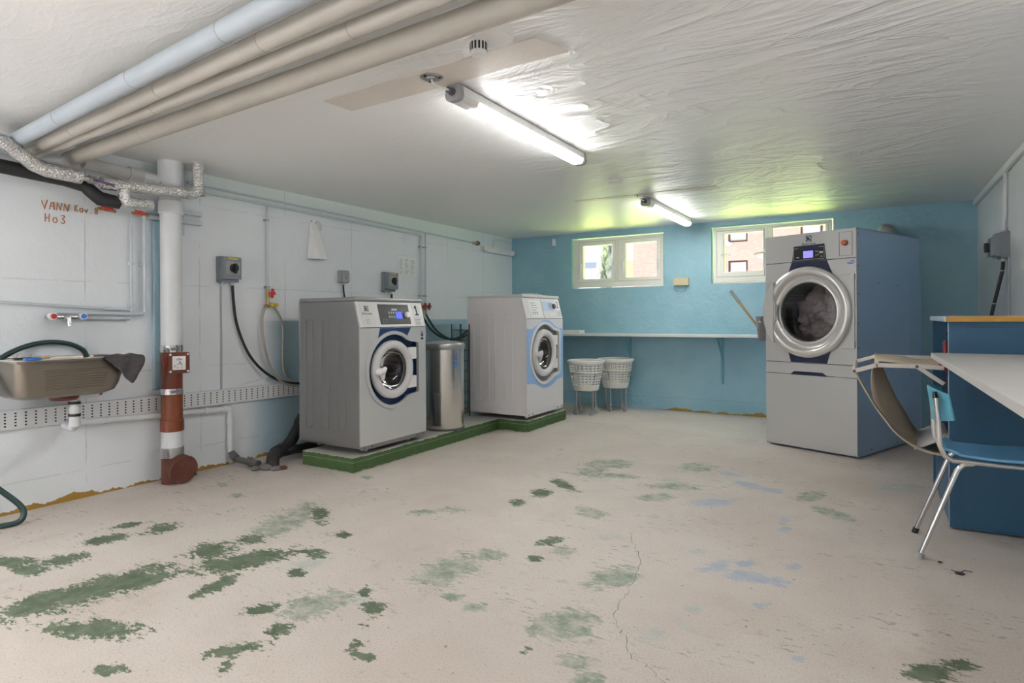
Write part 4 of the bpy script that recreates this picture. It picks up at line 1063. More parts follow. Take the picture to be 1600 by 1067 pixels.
m = MB(); m.tube([(-4.44, 3.027, 1.44), (-4.438, 3.035, 1.30), (-4.436, 3.06, 1.13), (-4.43, 3.13, .94), (-4.42, 3.22, .80), (-4.41, 3.36, .68), (-4.40, 3.52, .61), (-4.39, 3.75, .585), (-4.3, 4.0, .57)], .0115, 10, smooth=6)
tag(mk('power_cable', m, 'rubber'), 'thick black cable sweeping from the large switch to the cable tray', 'cable')
m = MB(); m.tube([(-4.46, 2.94, 1.44), (-4.46, 2.942, 1.0), (-4.46, 2.94, .61)], .0065, 8); tag(mk('power_cable', m, 'greycable'), 'thin grey cable dropping straight from the large switch to the tray', 'cable')
m = MB(); m.tube([(-4.44, 4.215, 1.495), (-4.435, 4.22, 1.40), (-4.40, 4.25, 1.15), (-4.36, 4.30, .9)], .008, 8, smooth=4); tag(mk('power_cable', m, 'rubber'), 'short black cable below the smallest switch box', 'cable')
m = MB(); m.tube([(-4.44, 4.90, 1.43), (-4.435, 4.905, 1.30), (-4.40, 4.90, 1.1), (-4.36, 4.85, .8)], .0115, 8, smooth=4); tag(mk('power_cable', m, 'rubber'), 'black cable below the switch beside the wall notice', 'cable')
m = MB(); m.tube([(-4.455, 3.02, .585), (-4.455, 3.14, .632), (-4.455, 3.30, .66), (-4.45, 3.38, .685)], .003, 6, smooth=4); tag(mk('power_cable', m, 'white_plastic'), 'slim white wire hanging from the black cable along the tray', 'cable')

# thin tubes under the ceiling with their drops
t = thing('water_tube', (TX, 2.77, 2.19), 'upper of the two thin green-white tubes along the top of the left wall', 'pipe')
m = MB(); m.tube([(TX, 2.66, 2.20), (TX, 5.42, 2.155)], .0085, 10); mk('tube', m, 'tube', t, world=True)
m = MB(); m.tube([(TX, 5.40, 2.155), (TX, 6.48, 2.137)], .0085, 10); mk('tube', m, 'tube', t, world=True)
m = MB(); m.tube([(TX, 5.475, 2.152), (TX, 5.475, 1.345)], .0085, 10); mk('drop', m, 'tube', t, world=True)
m = MB(); m.cyl((TX, 6.44, 2.137), (TX, 6.52, 2.136), .018, None, 10); mk('valve_body', m, 'galv', t, world=True)
m = MB(); m.cyl((TX + .005, 6.52, 2.136), (TX + .01, 6.56, 2.136), .03, .026, 12); mk('valve_knob', m, 'copper', t, world=True)
t = thing('water_tube', (TX, 2.77, 2.145), 'lower of the two thin green-white tubes along the top of the left wall', 'pipe')
m = MB(); m.tube([(TX, 2.66, 2.152), (TX, 5.385, 2.112), (TX, 5.395, 2.10), (TX, 5.395, 1.345)], .0105, 10); mk('tube', m, 'tube', t, world=True)
m = MB(); m.tube([(TX, 3.358, 2.138), (TX, 3.358, 1.42)], .0085, 10); mk('drop', m, 'tube', t, world=True)
for y, z in ((5.395, 1.98), (5.475, 1.98), (5.395, 1.42), (5.475, 1.42), (3.358, 2.01), (3.358, 1.44)):
    m = MB(); m.bb(XL + .001, TX + .012, y - .02, y + .014, z - .008, z + .008); mk('clip', m, 'galv', t, world=True, smooth=False)

def tap_valve(y, z, label, mat='red'):
    t = thing('stop_valve', (TX, y, z), label, 'valve')
    m = MB(); m.cyl((TX, y, z + .04), (TX, y, z - .09), .013, None, 12); m.cyl((TX, y, z + .01), (TX, y, z - .03), .018, None, 8); m.cyl((TX, y, z), (TX + .04, y, z), .009, None, 10); mk('body', m, 'brass', t, world=True)
    m = MB(); m.box((TX + .045, y + .01, z + .0), (.014, .026, .08), Matrix.Rotation(rad(-6), 3, 'X')); m.box((TX + .043, y + .012, z), (.02, .05, .03)); mk('handle', m, mat, t, world=True, bevel=.004)
    return t
t = tap_valve(3.36, 1.385, 'red handled brass valve above the looped grey hoses')
m = MB(); m.tube([(TX, 3.33, 1.265), (TX, 3.36, 1.285), (TX, 3.41, 1.285)], .014, 10); m.cyl((TX, 3.36, 1.285), (TX, 3.36, 1.31), .012, None, 10); mk('splitter', m, 'brass', t, world=True)
m = MB(); m.cyl((TX + .012, 3.375, 1.29), (TX + .04, 3.375, 1.29), .018, None, 10); m.cyl((TX + .012, 3.42, 1.285), (TX + .04, 3.42, 1.285), .018, None, 10); mk('splitter_knob', m, 'yellow', t, world=True)
t = tap_valve(5.395, 1.30, 'dark red valve at the foot of the left drop tube behind the silver washer', 'darkred')
t = tap_valve(5.475, 1.30, 'dark red valve at the foot of the right drop tube behind the silver washer', 'darkred')
m = MB(); m.tube([(-4.43, 3.325, 1.265), (-4.42, 3.29, 1.19), (-4.41, 3.28, 1.05), (-4.40, 3.30, .90), (-4.40, 3.36, .74), (-4.39, 3.46, .62), (-4.38, 3.62, .575), (-4.36, 3.85, .57)], .0105, 10, smooth=6); tag(mk('inlet_hose', m, 'hosegrey'), 'left of the two grey hoses looping down from the red valve', 'hose')
m = MB(); m.tube([(-4.44, 3.415, 1.275), (-4.44, 3.47, 1.20), (-4.44, 3.51, 1.08), (-4.44, 3.505, .92), (-4.43, 3.50, .76), (-4.42, 3.53, .65), (-4.41, 3.65, .60), (-4.39, 3.85, .595)], .0105, 10, smooth=6); tag(mk('inlet_hose', m, 'hosegrey'), 'right of the two grey hoses looping down from the red valve', 'hose')
for k, lab in ((0, 'dark hose sagging behind the bin to the upper back of the white washing machine'), (1, 'dark hose sagging behind the bin to the lower back of the white washing machine')):
    y = 5.395 + .08 * k
    m = MB(); m.tube([(TX, y, 1.22), (TX + .02, y + .02, 1.16), (-4.38, y + .12, 1.02), (-4.32, y + .28, .93 - .01 * k), (-4.22, y + .42 - .12 * k, .935 - .03 * k), (-4.05, y + .42 - .12 * k, 1.06 - .08 * k), (-3.9, y + .36 - .14 * k, 1.19 - .17 * k), (-3.80, y + .3 - .12 * k, 1.25 - .19 * k)], .0125, 10, smooth=6)
    tag(mk('inlet_hose', m, 'hose'), lab, 'hose')

# paper pouch, notice, old light fitting, writing
t = thing('paper_pouch', (XL, 3.87, 1.72), 'white paper cone hanging on the left wall above the silver washer', 'pouch')
m = MB()
P = [(XL + .005, 3.835, 2.06), (XL + .03, 3.90, 2.02), (XL + .005, 3.92, 2.06), (XL + .003, 3.80, 1.72), (XL + .10, 3.86, 1.715), (XL + .10, 3.955, 1.715), (XL + .003, 3.99, 1.72)]
V = [m.b.verts.new(p) for p in P]
for f in ((0, 3, 4, 1), (1, 4, 5), (1, 5, 6, 2), (0, 1, 2), (3, 6, 5, 4)): m.b.faces.new([V[i] for i in f])
mk('paper', m, 'white_card', t, world=True, smooth=False, bevel=.003)
m = MB(); m.lathe([(.03, 0), (.038, .03), (.03, .06), (.012, .085), (0, .09)], Matrix.Translation((XL + .034, 3.90, 1.985)), 18, .8, 1); mk('film_top', m, 'plastic_film', t, world=True)
m = MB(); m.cyl((XL, 3.85, 2.07), (XL + .012, 3.85, 2.07), .006); mk('hook', m, 'galv', t, world=True)

t = thing('wall_notice', (XL, 5.17, 1.64), 'white printed notice in a shiny film pocket on the left wall', 'notice')
B = WALL(XL, 5.035, 1.63)
m = MB(); m.plate(rect(0, .30, 0, .205), [], 0.001, .003, B); mk('sheet', m, 'white_card', t, world=True, smooth=False)
random.seed(11); m = MB()
for c0 in (.02, .115, .21):
    for i in range(11):
        z = .185 - i * .0155
        w = random.uniform(.03, .075)
        if random.random() < .85: m.plate(rect(c0, c0 + w, z, z + .006), [], .003, .0034, B)
mk('printed_lines', m, 'inkgrey', t, world=True, smooth=False)
m = MB(); m.plate(rect(-.01, .31, -.01, .215), [], .0042, .0048, B); mk('film_pocket', m, 'plastic_film', t, world=True, smooth=False)

t = thing('batten_light', (XL, 7.05, 2.06), 'unlit white batten light high on the left wall by the corner', 'light')
m = MB(); m.bb(XL, XL + .062, 6.66, 7.44, 2.055, 2.115); mk('housing', m, 'white_plastic', t, world=True, smooth=False, bevel=.005)
m = MB(); m.bb(XL + .01, XL + .07, 6.72, 7.40, 2.038, 2.056); mk('cover', m, 'white_card', t, world=True, smooth=False, bevel=.005)
m = MB(); m.cyl((XL + .035, 7.435, 2.06), (XL + .035, 7.458, 2.06), .014); mk('end_knob', m, 'copper', t, world=True)
m = MB(); m.tube([(XL + .006, 6.95, 2.115), (XL + .006, 6.96, 2.20), (XL + .006, 7.02, 2.235), (XL + .006, 7.25, 2.24), (XL + .006, 7.45, 2.22)], .004, 6, smooth=4); mk('cable', m, 'tube', t, world=True)

STROKES = {
 'V': [[(0, 1), (.42, 0), (.95, 1.15)]], 'A': [[(.05, 0), (.35, .95), (.75, .95), (.85, 0)], [(.15, .42), (.8, .45)]],
 'N': [[(0, 0), (.12, .95), (.65, .1), (.95, 1)]], 'K': [[(.15, 1), (.12, 0)], [(.7, 1), (.16, .5), (.75, .02)]],
 'o': [[(.5, .62), (.15, .5), (.12, .15), (.45, 0), (.72, .2), (.66, .55), (.5, .62)]], 'v': [[(.05, .55), (.35, .05), (.75, .6)]],
 '.': [[(.2, .05), (.3, .02)]], '8': [[(.6, .95), (.2, .85), (.3, .6), (.65, .4), (.6, .08), (.22, .05), (.2, .35), (.6, .62), (.72, .85), (.6, .95)]],
 'H': [[(.15, 1), (.12, 0)], [(.8, 1), (.74, 0)], [(.13, .48), (.78, .54)]], '3': [[(.1, .9), (.5, 1), (.7, .8), (.35, .55), (.7, .3), (.5, .02), (.05, .1)]], ' ': []}
t = thing('wall_writing', (XL, 1.9, 1.85), 'rust-brown handwritten letters on the left wall under the pipes', 'writing')
def scribble(body, y, z, h, adv):
    for i, ch in enumerate(body):
        m = MB()
        for s_ in STROKES[ch]:
            m.tube([(XL + .0008, y + px * h * .64, z + pz * h) for px, pz in s_], .0032, 6, smooth=4 if ch in 'o83' else 0, flat=1)
        if STROKES[ch]: mk('letter', m, 'ochre', t, world=True)
        y += adv * h
scribble('VANN', 1.738, 1.868, .050, .80)
scribble('Kov.8', 1.918, 1.876, .042, .70)
scribble('Ho3', 1.752, 1.788, .052, .84)

# ================================================================ plinth and washing machines
m = MB()
m.plate([(-3.93, 3.285), (-3.365, 3.285), (-3.365, 5.335), (-3.025, 5.335), (-3.025, 6.225), (-3.93, 6.225)], [], 0, .116)
tag(mk('concrete_plinth', m, 'plinth', smooth=False, bevel=.004), 'low green painted concrete plinth under the two washing machines', 'plinth')

def door_shape():
    cx, cz, r = .367, .612, .288
    pts = []
    for i in range(49):
        a = rad(56 + (304 - 56) * i / 48)
        pts.append((cx + r * math.cos(a), cz + r * math.sin(a)))
    low = [(.548, .384), (.572, .388), (.605, .392), (.645, .394), (.668, .405), (.677, .428)]
    up = [(.677, .792), (.668, .818), (.645, .830), (.605, .832), (.572, .838), (.548, .846)]
    return pts + low + up
def catmull_loop(p, k=2):
    out = []; n = len(p)
    for i in range(n):
        a, b, c, d = (Vector(p[(i + j) % n]) for j in (-1, 0, 1, 2))
        for j in range(k):
            t = j / k
            q = 0.5 * ((2 * b) + (c - a) * t + (2 * a - 5 * b + 4 * c - d) * t * t + (3 * b - a - 3 * c + d) * t ** 3)
            out.append((q.x, q.y))
    return out

def logo(parent, Mx, s, mat, back):
    """square badge: four dark corners, a disc cut by a curved wedge, word below"""
    m = MB(); m.plate(rect(-s / 2, s / 2, -s / 2, s / 2), [circle(0, 0, s * .44, 32)], 0, .0008, Mx)
    arc = lambda r, a0, a1, k: [(s * r * math.cos(rad(a0 + (a1 - a0) * i / k)), s * r * math.sin(rad(a0 + (a1 - a0) * i / k))) for i in range(k + 1)]
    m.plate(arc(.33, 100, 225, 14) + [(s * .10, -s * .02)], [], 0, .0008, Mx)
    m.plate(arc(.33, -100, -28, 8) + [(s * .16, s * .0), (-s * .02, -s * .12)], [], 0, .0008, Mx)
    b = mk('logo', m, mat, parent, smooth=False)
    text('brand_word', 'Electrolux', s * .62, mat, parent, Mx @ Matrix.Translation((0, -s * .95, 0)))

def washer(loc, scale, label, first):
    t = thing('washing_machine', loc, label, 'washing machine', rad(90), 'washing machines')
    t.scale = (scale,) * 3
    w, d, hp, ht = .78, .69, .957, 1.165
    shell = 'silver' if first else 'white_enamel'
    side = 'steel' if first else 'white_enamel'
    X = lambda u: u - w / 2
    FM = frameM((-w / 2, 0, 0), (1, 0, 0), (0, 0, 1))             # on the front: x along, y up, z out of the machine
    a = math.atan2(.055, ht - hp)
    PM = frameM((-w / 2, 0.0, hp + .003), (1, 0, 0), (0, math.sin(a), math.cos(a)))   # on the sloping control panel
    PL = (ht - hp) / math.cos(a) - .006
    hole = catmull_loop(door_shape())
    # cabinet: sides, back and floor, open towards the front panel
    m = MB()
    for s in (-1, 1):
        x = s * w / 2
        m.plate([(.012, .03), (d, .03), (d, ht), (.058, ht), (.012, hp)], [], -.004, .004, frameM((x - s * .004, 0, 0), (0, 1, 0), (0, 0, 1)))
    m.bb(-w / 2, w / 2, d - .01, d, .03, ht); m.bb(-w / 2, w / 2, .02, d, .025, .04)
    m.bb(-w / 2 + .01, w / 2 - .01, .09, d - .01, 1.0, ht - .002)
    mk('cabinet', m, side, t, smooth=False, bevel=.003)
    # pressed ribs on the side panels
    for s in (-1, 1):
        SMx = frameM((s * w / 2, 0, 0), (0, s * 1.0, 0), (0, 0, 1))
        m = MB()
        for f0, f1 in ((.11, .235), (.37, .49), (.64, .77)):
            y0, y1 = d * (1 - f1), d * (1 - f0)
            xs = sorted((s * y0, s * y1))
            m.plate(rect(xs[0], xs[1], .15, 1.02), [rect(xs[0] + .007, xs[1] - .007, .157, 1.013)], -.001, .0045, SMx)
        mk('side_pressing', m, side, t, smooth=False, bevel=.0015)
    # front panel with the shaped door opening
    m = MB(); m.plate(rect(.0, w, .045, hp - .003), [hole], -.02, 0, FM); mk('front_panel', m, shell, t, smooth=False, bevel=.002)
    m = MB(); m.bb(-w / 2 + .003, w / 2 - .003, .004, .02, .014, .043); pl = mk('kick_strip', m, side, t, smooth=False)
    for u in (.04, .12, .66, .74):
        m = MB(); m.cyl((X(u), .005, .03), (X(u), -.001, .03), .006, None, 10); mk('screw', m, 'darkgrey', pl)
    m = MB(); rim = offset(hole, .026); m.plate(rim, [offset(hole, -.002)], 0, .010, FM); mk('door_surround', m, 'silver' if first else 'white_enamel', t, smooth=False, bevel=.006, seg=3)
    # recess
    dc = (.357, .614)
    m = MB(); dp = .05
    n = len(hole)
    big = offset(hole, .003)
    V0 = [m.b.verts.new(FM @ Vector((p[0], p[1], 0.002))) for p in big]; V1 = [m.b.verts.new(FM @ Vector((p[0], p[1], -dp))) for p in big]
    for i in range(n): m.b.faces.new((V0[i], V0[(i + 1) % n], V1[(i + 1) % n], V1[i]))
    m.plate(big, [circle(dc[0], dc[1], .178)], -dp - .004, -dp, FM)
    mk('door_recess', m, 'navy' if first else 'midgrey', t, smooth=False)
    # printed colour fields
    if first:
        arc = [(.367 + .316 * math.cos(rad(q)), .612 + .316 * math.sin(rad(q))) for q in range(124, 57, -6)]
        m = MB(); m.plate([(.585, hp - .006), (.212, hp - .006)] + arc, [], 0, .0015, FM); mk('blue_field', m, 'navy', t, smooth=False)
    else:
        top = [(0, .862), (.06, .856), (.13, .864), (.21, .895), (.29, .928), (.37, .944), (.45, .940), (.53, .915), (.61, .878), (.69, .857), (.78, .855)]
        bot = [(.78, .335), (.70, .330), (.63, .315), (.55, .285), (.47, .266), (.38, .260), (.29, .272), (.2, .306), (.12, .324), (0, .332)]
        top = [tuple(p) for p in (v.to_2d() for v in spline([(a_, b_, 0) for a_, b_ in top], 4))]
        bot = [tuple(p) for p in (v.to_2d() for v in spline([(a_, b_, 0) for a_, b_ in bot], 4))]
        m = MB(); m.plate(top + bot, [offset(hole, .02)], 0, .0012, FM); mk('blue_wave', m, 'paleblue', t, smooth=False)
    # door
    DM = FM @ Matrix.Translation((dc[0], dc[1], 0))
    m = MB(); m.lathe([(.233, -.022), (.237, -.008), (.236, .008), (.228, .022), (.208, .029), (.188, .028), (.174, .018), (.166, .0), (.163, -.035), (.233, -.022)], DM, 64)
    door = mk('door_ring', m, 'ring_grey' if first else 'white_enamel', t)
    m = MB(); m.lathe([(.165, -.012), (.158, -.045), (.13, -.08), (.08, -.10), (0, -.105)], DM, 48); mk('door_glass', m, 'doorglass', door)
    m = MB(); m.lathe([(.1655, .002), (.158, .0), (.156, -.012), (.165, -.014)], DM, 48); mk('glass_gasket', m, 'darkgrey', door)
    m = MB(); m.lathe([(.178, -.052), (.185, -.10), (.235, -.13), (.24, -.50), (.10, -.51), (.09, -.49), (0, -.485)], DM, 48)
    for q in range(0, 360, 60):
        m.cyl(DM @ Vector((.215 * math.cos(rad(q)), .215 * math.sin(rad(q)), -.14)), DM @ Vector((.215 * math.cos(rad(q)), .215 * math.sin(rad(q)), -.49)), .028, None, 8)
    mk('drum', m, 'drum', t)
    m = MB(); m.tube([DM @ Vector(p) for p in ((-.215, -.005, .022), (-.20, -.005, .048), (-.165, 0, .052), (-.135, .02, .046))], [.022, .026, .024, .016], 12, smooth=0)
    m.tube([DM @ Vector(p) for p in ((-.165, -.01, .046), (-.16, -.05, .040), (-.15, -.075, .03))], [.022, .018, .010], 10); mk('door_handle', m, 'white_plastic' if first else 'ring_grey', door)
    for z in (.115, -.115):
        m = MB(); m.plate(rrect(.185, .290, z - .055 if z < 0 else z - .045, z + .045 if z < 0 else z + .055, .008), [], -.03, .006, DM); mk('hinge', m, 'white_plastic', door, smooth=False, bevel=.003)
    for q in (200, 180, 165):
        m = MB(); m.ball(DM @ Vector((.262 * math.cos(rad(q)), .262 * math.sin(rad(q)), -.07)), .008, 10); mk('recess_screw', m, 'chrome', t)
    # control panel
    m = MB(); m.plate(rect(.0, w, 0, PL), [], -.02, 0, PM); cp = mk('control_panel', m, shell if not first else 'silver', t, smooth=False, bevel=.002)
    R = lambda u0, u1, v0, v1: rect(u0 * w, u1 * w, v0 * PL, v1 * PL)
    def onp(name, outline, mat, z1=.001, par=None, **kw):
        m = MB(); m.plate(outline, [], 0, z1, PM); return mk(name, m, mat, par or cp, smooth=False, **kw)
    if first:
        onp('instruction_plate', R(.045, .215, .06, .94), 'pale_card')
        logo(cp, PM @ Matrix.Translation((.128 * w, .72 * PL, .0011)), .042, 'ink', None)
        m = MB()
        for i in range(3):
            for j in range(2): m.plate(circle((.105 + .03 * j) * w, (.30 - .07 * i) * PL, .005, 10), [], .001, .0016, PM)
        mk('symbols', m, 'inkgrey', cp, smooth=False)
        dpn = onp('display_panel', rrect(.295 * w, .765 * w, .10 * PL, .90 * PL, .004), 'black', .002, bevel=.001)
        onp('display_notch', [(.40 * w, .90 * PL), (.44 * w, .76 * PL), (.63 * w, .76 * PL), (.68 * w, .90 * PL)], 'darkgrey', .003, dpn)
        onp('display_badge', R(.49, .575, .66, .73), 'pale_card', .0035, dpn)
        onp('screen', R(.545, .64, .33, .60), 'lcd', .003, dpn)
        for i in range(3):
            for j in range(2): onp('button', rrect((.43 + .036 * i) * w, (.455 + .036 * i) * w, (.35 + .16 * j) * PL, (.44 + .16 * j) * PL, .003), 'midgrey', .0045, dpn)
        o = R(.335, .39, .16, .30); m = MB(); m.plate(o, [offset(o, -.0012)], .002, .0028, PM); mk('printed_frame', m, 'pale_card', dpn, smooth=False)
        m = MB(); m.lathe([(.026, 0), (.025, .018), (.021, .022), (0, .022)], PM @ Matrix.Translation((.715 * w, .47 * PL, .002)), 28); mk('knob', m, 'white_plastic', dpn)
        lb = onp('number_label', R(.825, .955, .36, .93), 'white_card'); nx, ny = .89 * w, .66 * PL
        m = MB(); m.plate([(nx - .022, ny - .042), (nx + .024, ny - .042), (nx + .024, ny - .031), (nx + .008, ny - .031), (nx + .008, ny + .044), (nx - .004, ny + .044), (nx - .022, ny + .028), (nx - .022, ny + .015), (nx - .006, ny + .025), (nx - .006, ny - .031), (nx - .022, ny - .031)], [], .001, .0016, PM); mk('number', m, 'ink', lb, smooth=False)
        l2 = onp('text_label', R(.83, .96, .05, .33), 'white_card')
        m = MB()
        for i in range(4): m.plate(R(.84, .94 - .02 * (i % 2), .26 - .06 * i, .285 - .06 * i), [], .001, .0014, PM)
        mk('printed_lines', m, 'inkgrey', l2, smooth=False)
        m = MB(); m.plate(rect(.716, .748, .905, .912), [], 0, .0012, FM); m.plate(circle(.732, .885, .015, 20), [], 0, .0012, FM); m.plate(rect(.716, .748, .845, .862), [], 0, .0012, FM)
        st = mk('sticker', m, 'ink', t, smooth=False)
        text('sticker_letter', 'T', .02, 'pale_card', st, FM @ Matrix.Translation((.732, .885, .0015)))
    else:
        onp('instruction_plate', R(.135, .46, .07, .90), 'white_card')
        m = MB()
        for i in range(5): m.plate(R(.18, .30 + .03 * (i % 3), .74 - .115 * i, .77 - .115 * i), [], .001, .0014, PM)
        for j in range(3): m.plate(circle((.2 + .06 * j) * w, .22 * PL, .009, 12), [], .001, .0014, PM)
        mk('printed_lines', m, 'inkgrey', cp, smooth=False)
        onp('divider', R(.475, .481, .0, .95), 'inkgrey')
        dp2 = onp('display_panel', R(.50, .80, .38, .84), 'display_blue')
        m = MB()
        for i in range(5): m.plate(R(.665 + .022 * i, .678 + .022 * i, .48, .78), [], .001, .0014, PM)
        mk('programme_bars', m, 'inkgrey', dp2, smooth=False)
        onp('text_label', R(.66, .80, .20, .27), 'white_card')
        m = MB(); m.lathe([(.027, 0), (.024, .02), (0, .021)], PM @ Matrix.Translation((.80 * w, .61 * PL, 0)), 24); mk('knob', m, 'darkgrey', cp)
        lb = onp('number_label', R(.855, .985, .42, .95), 'white_card'); text('number', '2', .10, 'ink', lb, PM @ Matrix.Translation((.922 * w, .68 * PL, .0012)))
        l2 = onp('text_label', R(.885, .985, .12, .36), 'pale_card')
    # lid
    m = MB(); m.bb(-w / 2 - .003, w / 2 + .003, .042, d + .003, ht, ht + .03); mk('lid', m, 'lid_steel' if first else 'ring_grey', t, smooth=False, bevel=.010, seg=3)
    m = MB(); m.lathe([(0, ht + .052), (.10, ht + .048), (.155, ht + .030), (.155, ht + .028), (0, ht + .028)], Matrix.Translation((.0, .34 if first else .20, 0)), 36); mk('hopper_cover', m, 'ring_grey', t)
    # feet and door badge
    for sx in (-1, 1):
        for yy in (.09, d - .07):
            m = MB(); m.cyl((sx * (w / 2 - .14), yy, -.021 / scale), (sx * (w / 2 - .14), yy, .03), .016, None, 12); mk('foot', m, 'galv', t)
    return t
washer((-3.37, 3.37 + .39, .1375), 1.0, 'silver washing machine with a navy door recess and a number 1 label', True)
washer((-3.025, 5.33 + .4134, .1383), 1.06, 'white washing machine with a pale blue wave print and a number 2 label', False)

# ---------------------------------------------------------------- bin and wire rack
bc = (-3.53, 4.63, .116)
t = thing('steel_bin', bc, 'tall cylindrical steel bin between the two washing machines', 'bin')
m = MB(); m.lathe([(0, 0), (.182, 0), (.184, .012), (.184, .755), (0, .755)], None, 56); mk('body', m, 'bin_steel', t)
m = MB(); m.lathe([(.186, .755), (.193, .765), (.194, .80), (.188, .812), (.12, .828), (0, .83)], None, 56); mk('lid', m, 'lid_steel', t)
m = MB(); m.lathe([(.186, .0), (.188, .004), (.188, .016), (.186, .02)], None, 48); mk('base_ring', m, 'darkgrey', t)
va = math.atan2(bc[1], bc[0]) + math.pi
P_ = lambda a, z, r: Vector((r * math.cos(va + a), r * math.sin(va + a), z))
m = MB(); rows = [[P_(a, z, .1865) for a in (-.55, -.5, -.4, -.3, -.2)] for z in (.05, .36)]; rows = [[P_(-.62 + .1 * i, z, .187) for i in range(5)] for z in (.05, .36)]
m.loft(rows); bp = mk('pedal_plate', m, 'darkgrey', t, solid=.003)
for z in (.07, .34):
    m = MB(); m.ball(P_(-.30, z, .1885), .006, 8); mk('rivet', m, 'chrome', bp)
m = MB()
for i in range(6):
    rows = [[P_(.48 + .06 * k, .70 - i * .022 + zz, .1852) for k in range(5 - i % 2)] for zz in (0, .008)]
    m.loft(rows)
mk('printed_lines', m, 'blueknob', t, smooth=False)

t = thing('wire_rack', (-4.0, 5.05, .116), 'tall grey wire rack tucked behind the bin and the white washing machine', 'rack')
x0, x1, y0, y1 = -3.83, -3.72, 5.15, 5.315
m = MB()
for x in (x0, x1):
    for y in (y0, y1): m.cyl((x, y, .117), (x, y, 1.10), .006, None, 8)
mk('posts', m, 'hose', t, world=True)
m = MB()
for i in range(9):
    z = .16 + i * .11
    m.tube([(x0, y0, z), (x1, y0, z), (x1, y1, z), (x0, y1, z), (x0, y0, z)], .0028, 6)
for i in range(1, 8):
    x = x0 + (x1 - x0) * i / 8
    m.cyl((x, y0, .16), (x, y0, 1.04), .0025, None, 6); m.cyl((x, y1, .16), (x, y1, 1.04), .0025, None, 6)
for i in range(1, 6):
    y = y0 + (y1 - y0) * i / 6
    m.cyl((x1, y, .16), (x1, y, 1.04), .0025, None, 6)
mk('wire_mesh', m, 'hose', t, world=True)

# ================================================================ tumble dryer
DA = rad(-22.5)
DW, DD, DH = .79, 1.27, 1.88
t = thing('tumble_dryer', (-.127 - .395 * math.cos(DA), 5.634 - .395 * math.sin(DA), 0), 'tall grey tumble dryer with a large round glass door and an orange button', 'tumble dryer', DA)
FM = frameM((0, 0, 0), (1, 0, 0), (0, 0, 1))
m = MB()
for s in (-1, 1): m.bb(s * DW / 2, s * (DW / 2 - .006), .012, DD, .012, DH if s < 0 else DH)
m.bb(-DW / 2, DW / 2, DD - .008, DD, .012, DH); m.bb(-DW / 2, DW / 2, .012, DD, DH - .008, DH); m.bb(-DW / 2, DW / 2, .03, DD, .012, .02)
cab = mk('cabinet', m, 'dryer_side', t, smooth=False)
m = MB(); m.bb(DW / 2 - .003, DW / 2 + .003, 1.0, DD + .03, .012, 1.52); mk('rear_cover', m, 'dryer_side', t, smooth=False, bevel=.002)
m = MB()
for z in (1.83, 1.57, 1.34, 1.10, .9): m.cyl((DW / 2 - .002, .03, z), (DW / 2 + .002, .03, z), .006, None, 8)
for y, z in ((.40, 1.44), (.77, 1.43)): m.cyl((DW / 2 - .002, y, z), (DW / 2 + .0025, y, z), .007, None, 8)
for y in (.25, .75): m.cyl((DW / 2 - .002, y, .05), (DW / 2 + .0025, y, .05), .007, None, 8)
mk('side_screws', m, 'darkgrey', cab)
seam = [1.636, .757, .655]
hw = DW / 2
def fpanel(name, z0, z1, holes=()):
    m = MB(); m.plate(rect(-hw, hw, z0 + .002, z1 - .002), holes, -.02, 0, FM); return mk(name, m, 'steel' if 0 else 'silver_d', t, smooth=False, bevel=.003)
MT['silver_d'] = m_steel('grey_silver_enamel', 0.56, 0.42, 0.35)
top = fpanel('top_panel', seam[0], DH)
dc = (-.002, 1.197)
fpanel('door_panel', seam[1], seam[0], [circle(dc[0], dc[1], .28, 56)])
fpanel('middle_panel', seam[2], seam[1])
low = fpanel('lower_panel', .02, seam[2])
m = MB(); m.plate([(-.168, .652), (.158, .652), (.118, .682), (-.128, .682)], [], 0, .0025, FM); mk('grip_slot', m, 'deepnavy', t, smooth=False)
m = MB(); m.plate([(-.146, 1.632), (.160, 1.632), (.180, 1.58), (.215, 1.50), (-.2, 1.50), (-.162, 1.58)], [], 0, .003, FM)
mk('blue_band', m, 'deepnavy', t, smooth=False)
m = MB(); m.plate([(-.20, .90), (.20, .90), (.172, .82), (.157, .762), (-.157, .762), (-.172, .82)], [], 0, .003, FM); mk('blue_band', m, 'deepnavy', t, smooth=False)
m = MB(); m.plate([(-.140, 1.640), (.156, 1.640), (.140, 1.775), (.02, 1.772), (-.125, 1.772)], [], 0, .003, FM); mk('blue_collar', m, 'deepnavy', top, smooth=False)
dpl = MB(); dpl.plate(rrect(-.126, .142, 1.648, 1.752, .004), [], .003, .006, FM); dpl = mk('display_panel', dpl, 'black', top, smooth=False)
o = rrect(-.126, .142, 1.648, 1.752, .004); m = MB(); m.plate(o, [offset(o, -.0028)], .006, .0068, FM); mk('panel_outline', m, 'pale_card', dpl, smooth=False)
m = MB(); m.plate([(-.10, 1.760), (-.06, 1.735), (.075, 1.735), (.11, 1.760)], [], .006, .0075, FM); mk('display_notch', m, 'deepnavy', dpl, smooth=False)
m = MB(); m.plate(rect(-.038, .046, 1.664, 1.724), [], .006, .008, FM); mk('screen', m, 'lcd2', dpl, smooth=False)
m = MB()
for x, z in ((.072, 1.715), (.088, 1.712), (.072, 1.682), (.088, 1.684)): m.plate(circle(x, z, .005, 8), [], .006, .0075, FM)
m.plate(rrect(.10, .13, 1.695, 1.712, .004), [], .006, .0075, FM); m.plate(circle(.118, 1.668, .006, 10), [], .006, .0075, FM); m.plate(rect(-.10, -.075, 1.668, 1.676), [], .006, .0075, FM)
mk('button_icons', m, 'pale_card', dpl, smooth=False)
logo(top, FM @ Matrix.Translation((.006, 1.83, .0005)), .048, 'deepnavy', None)
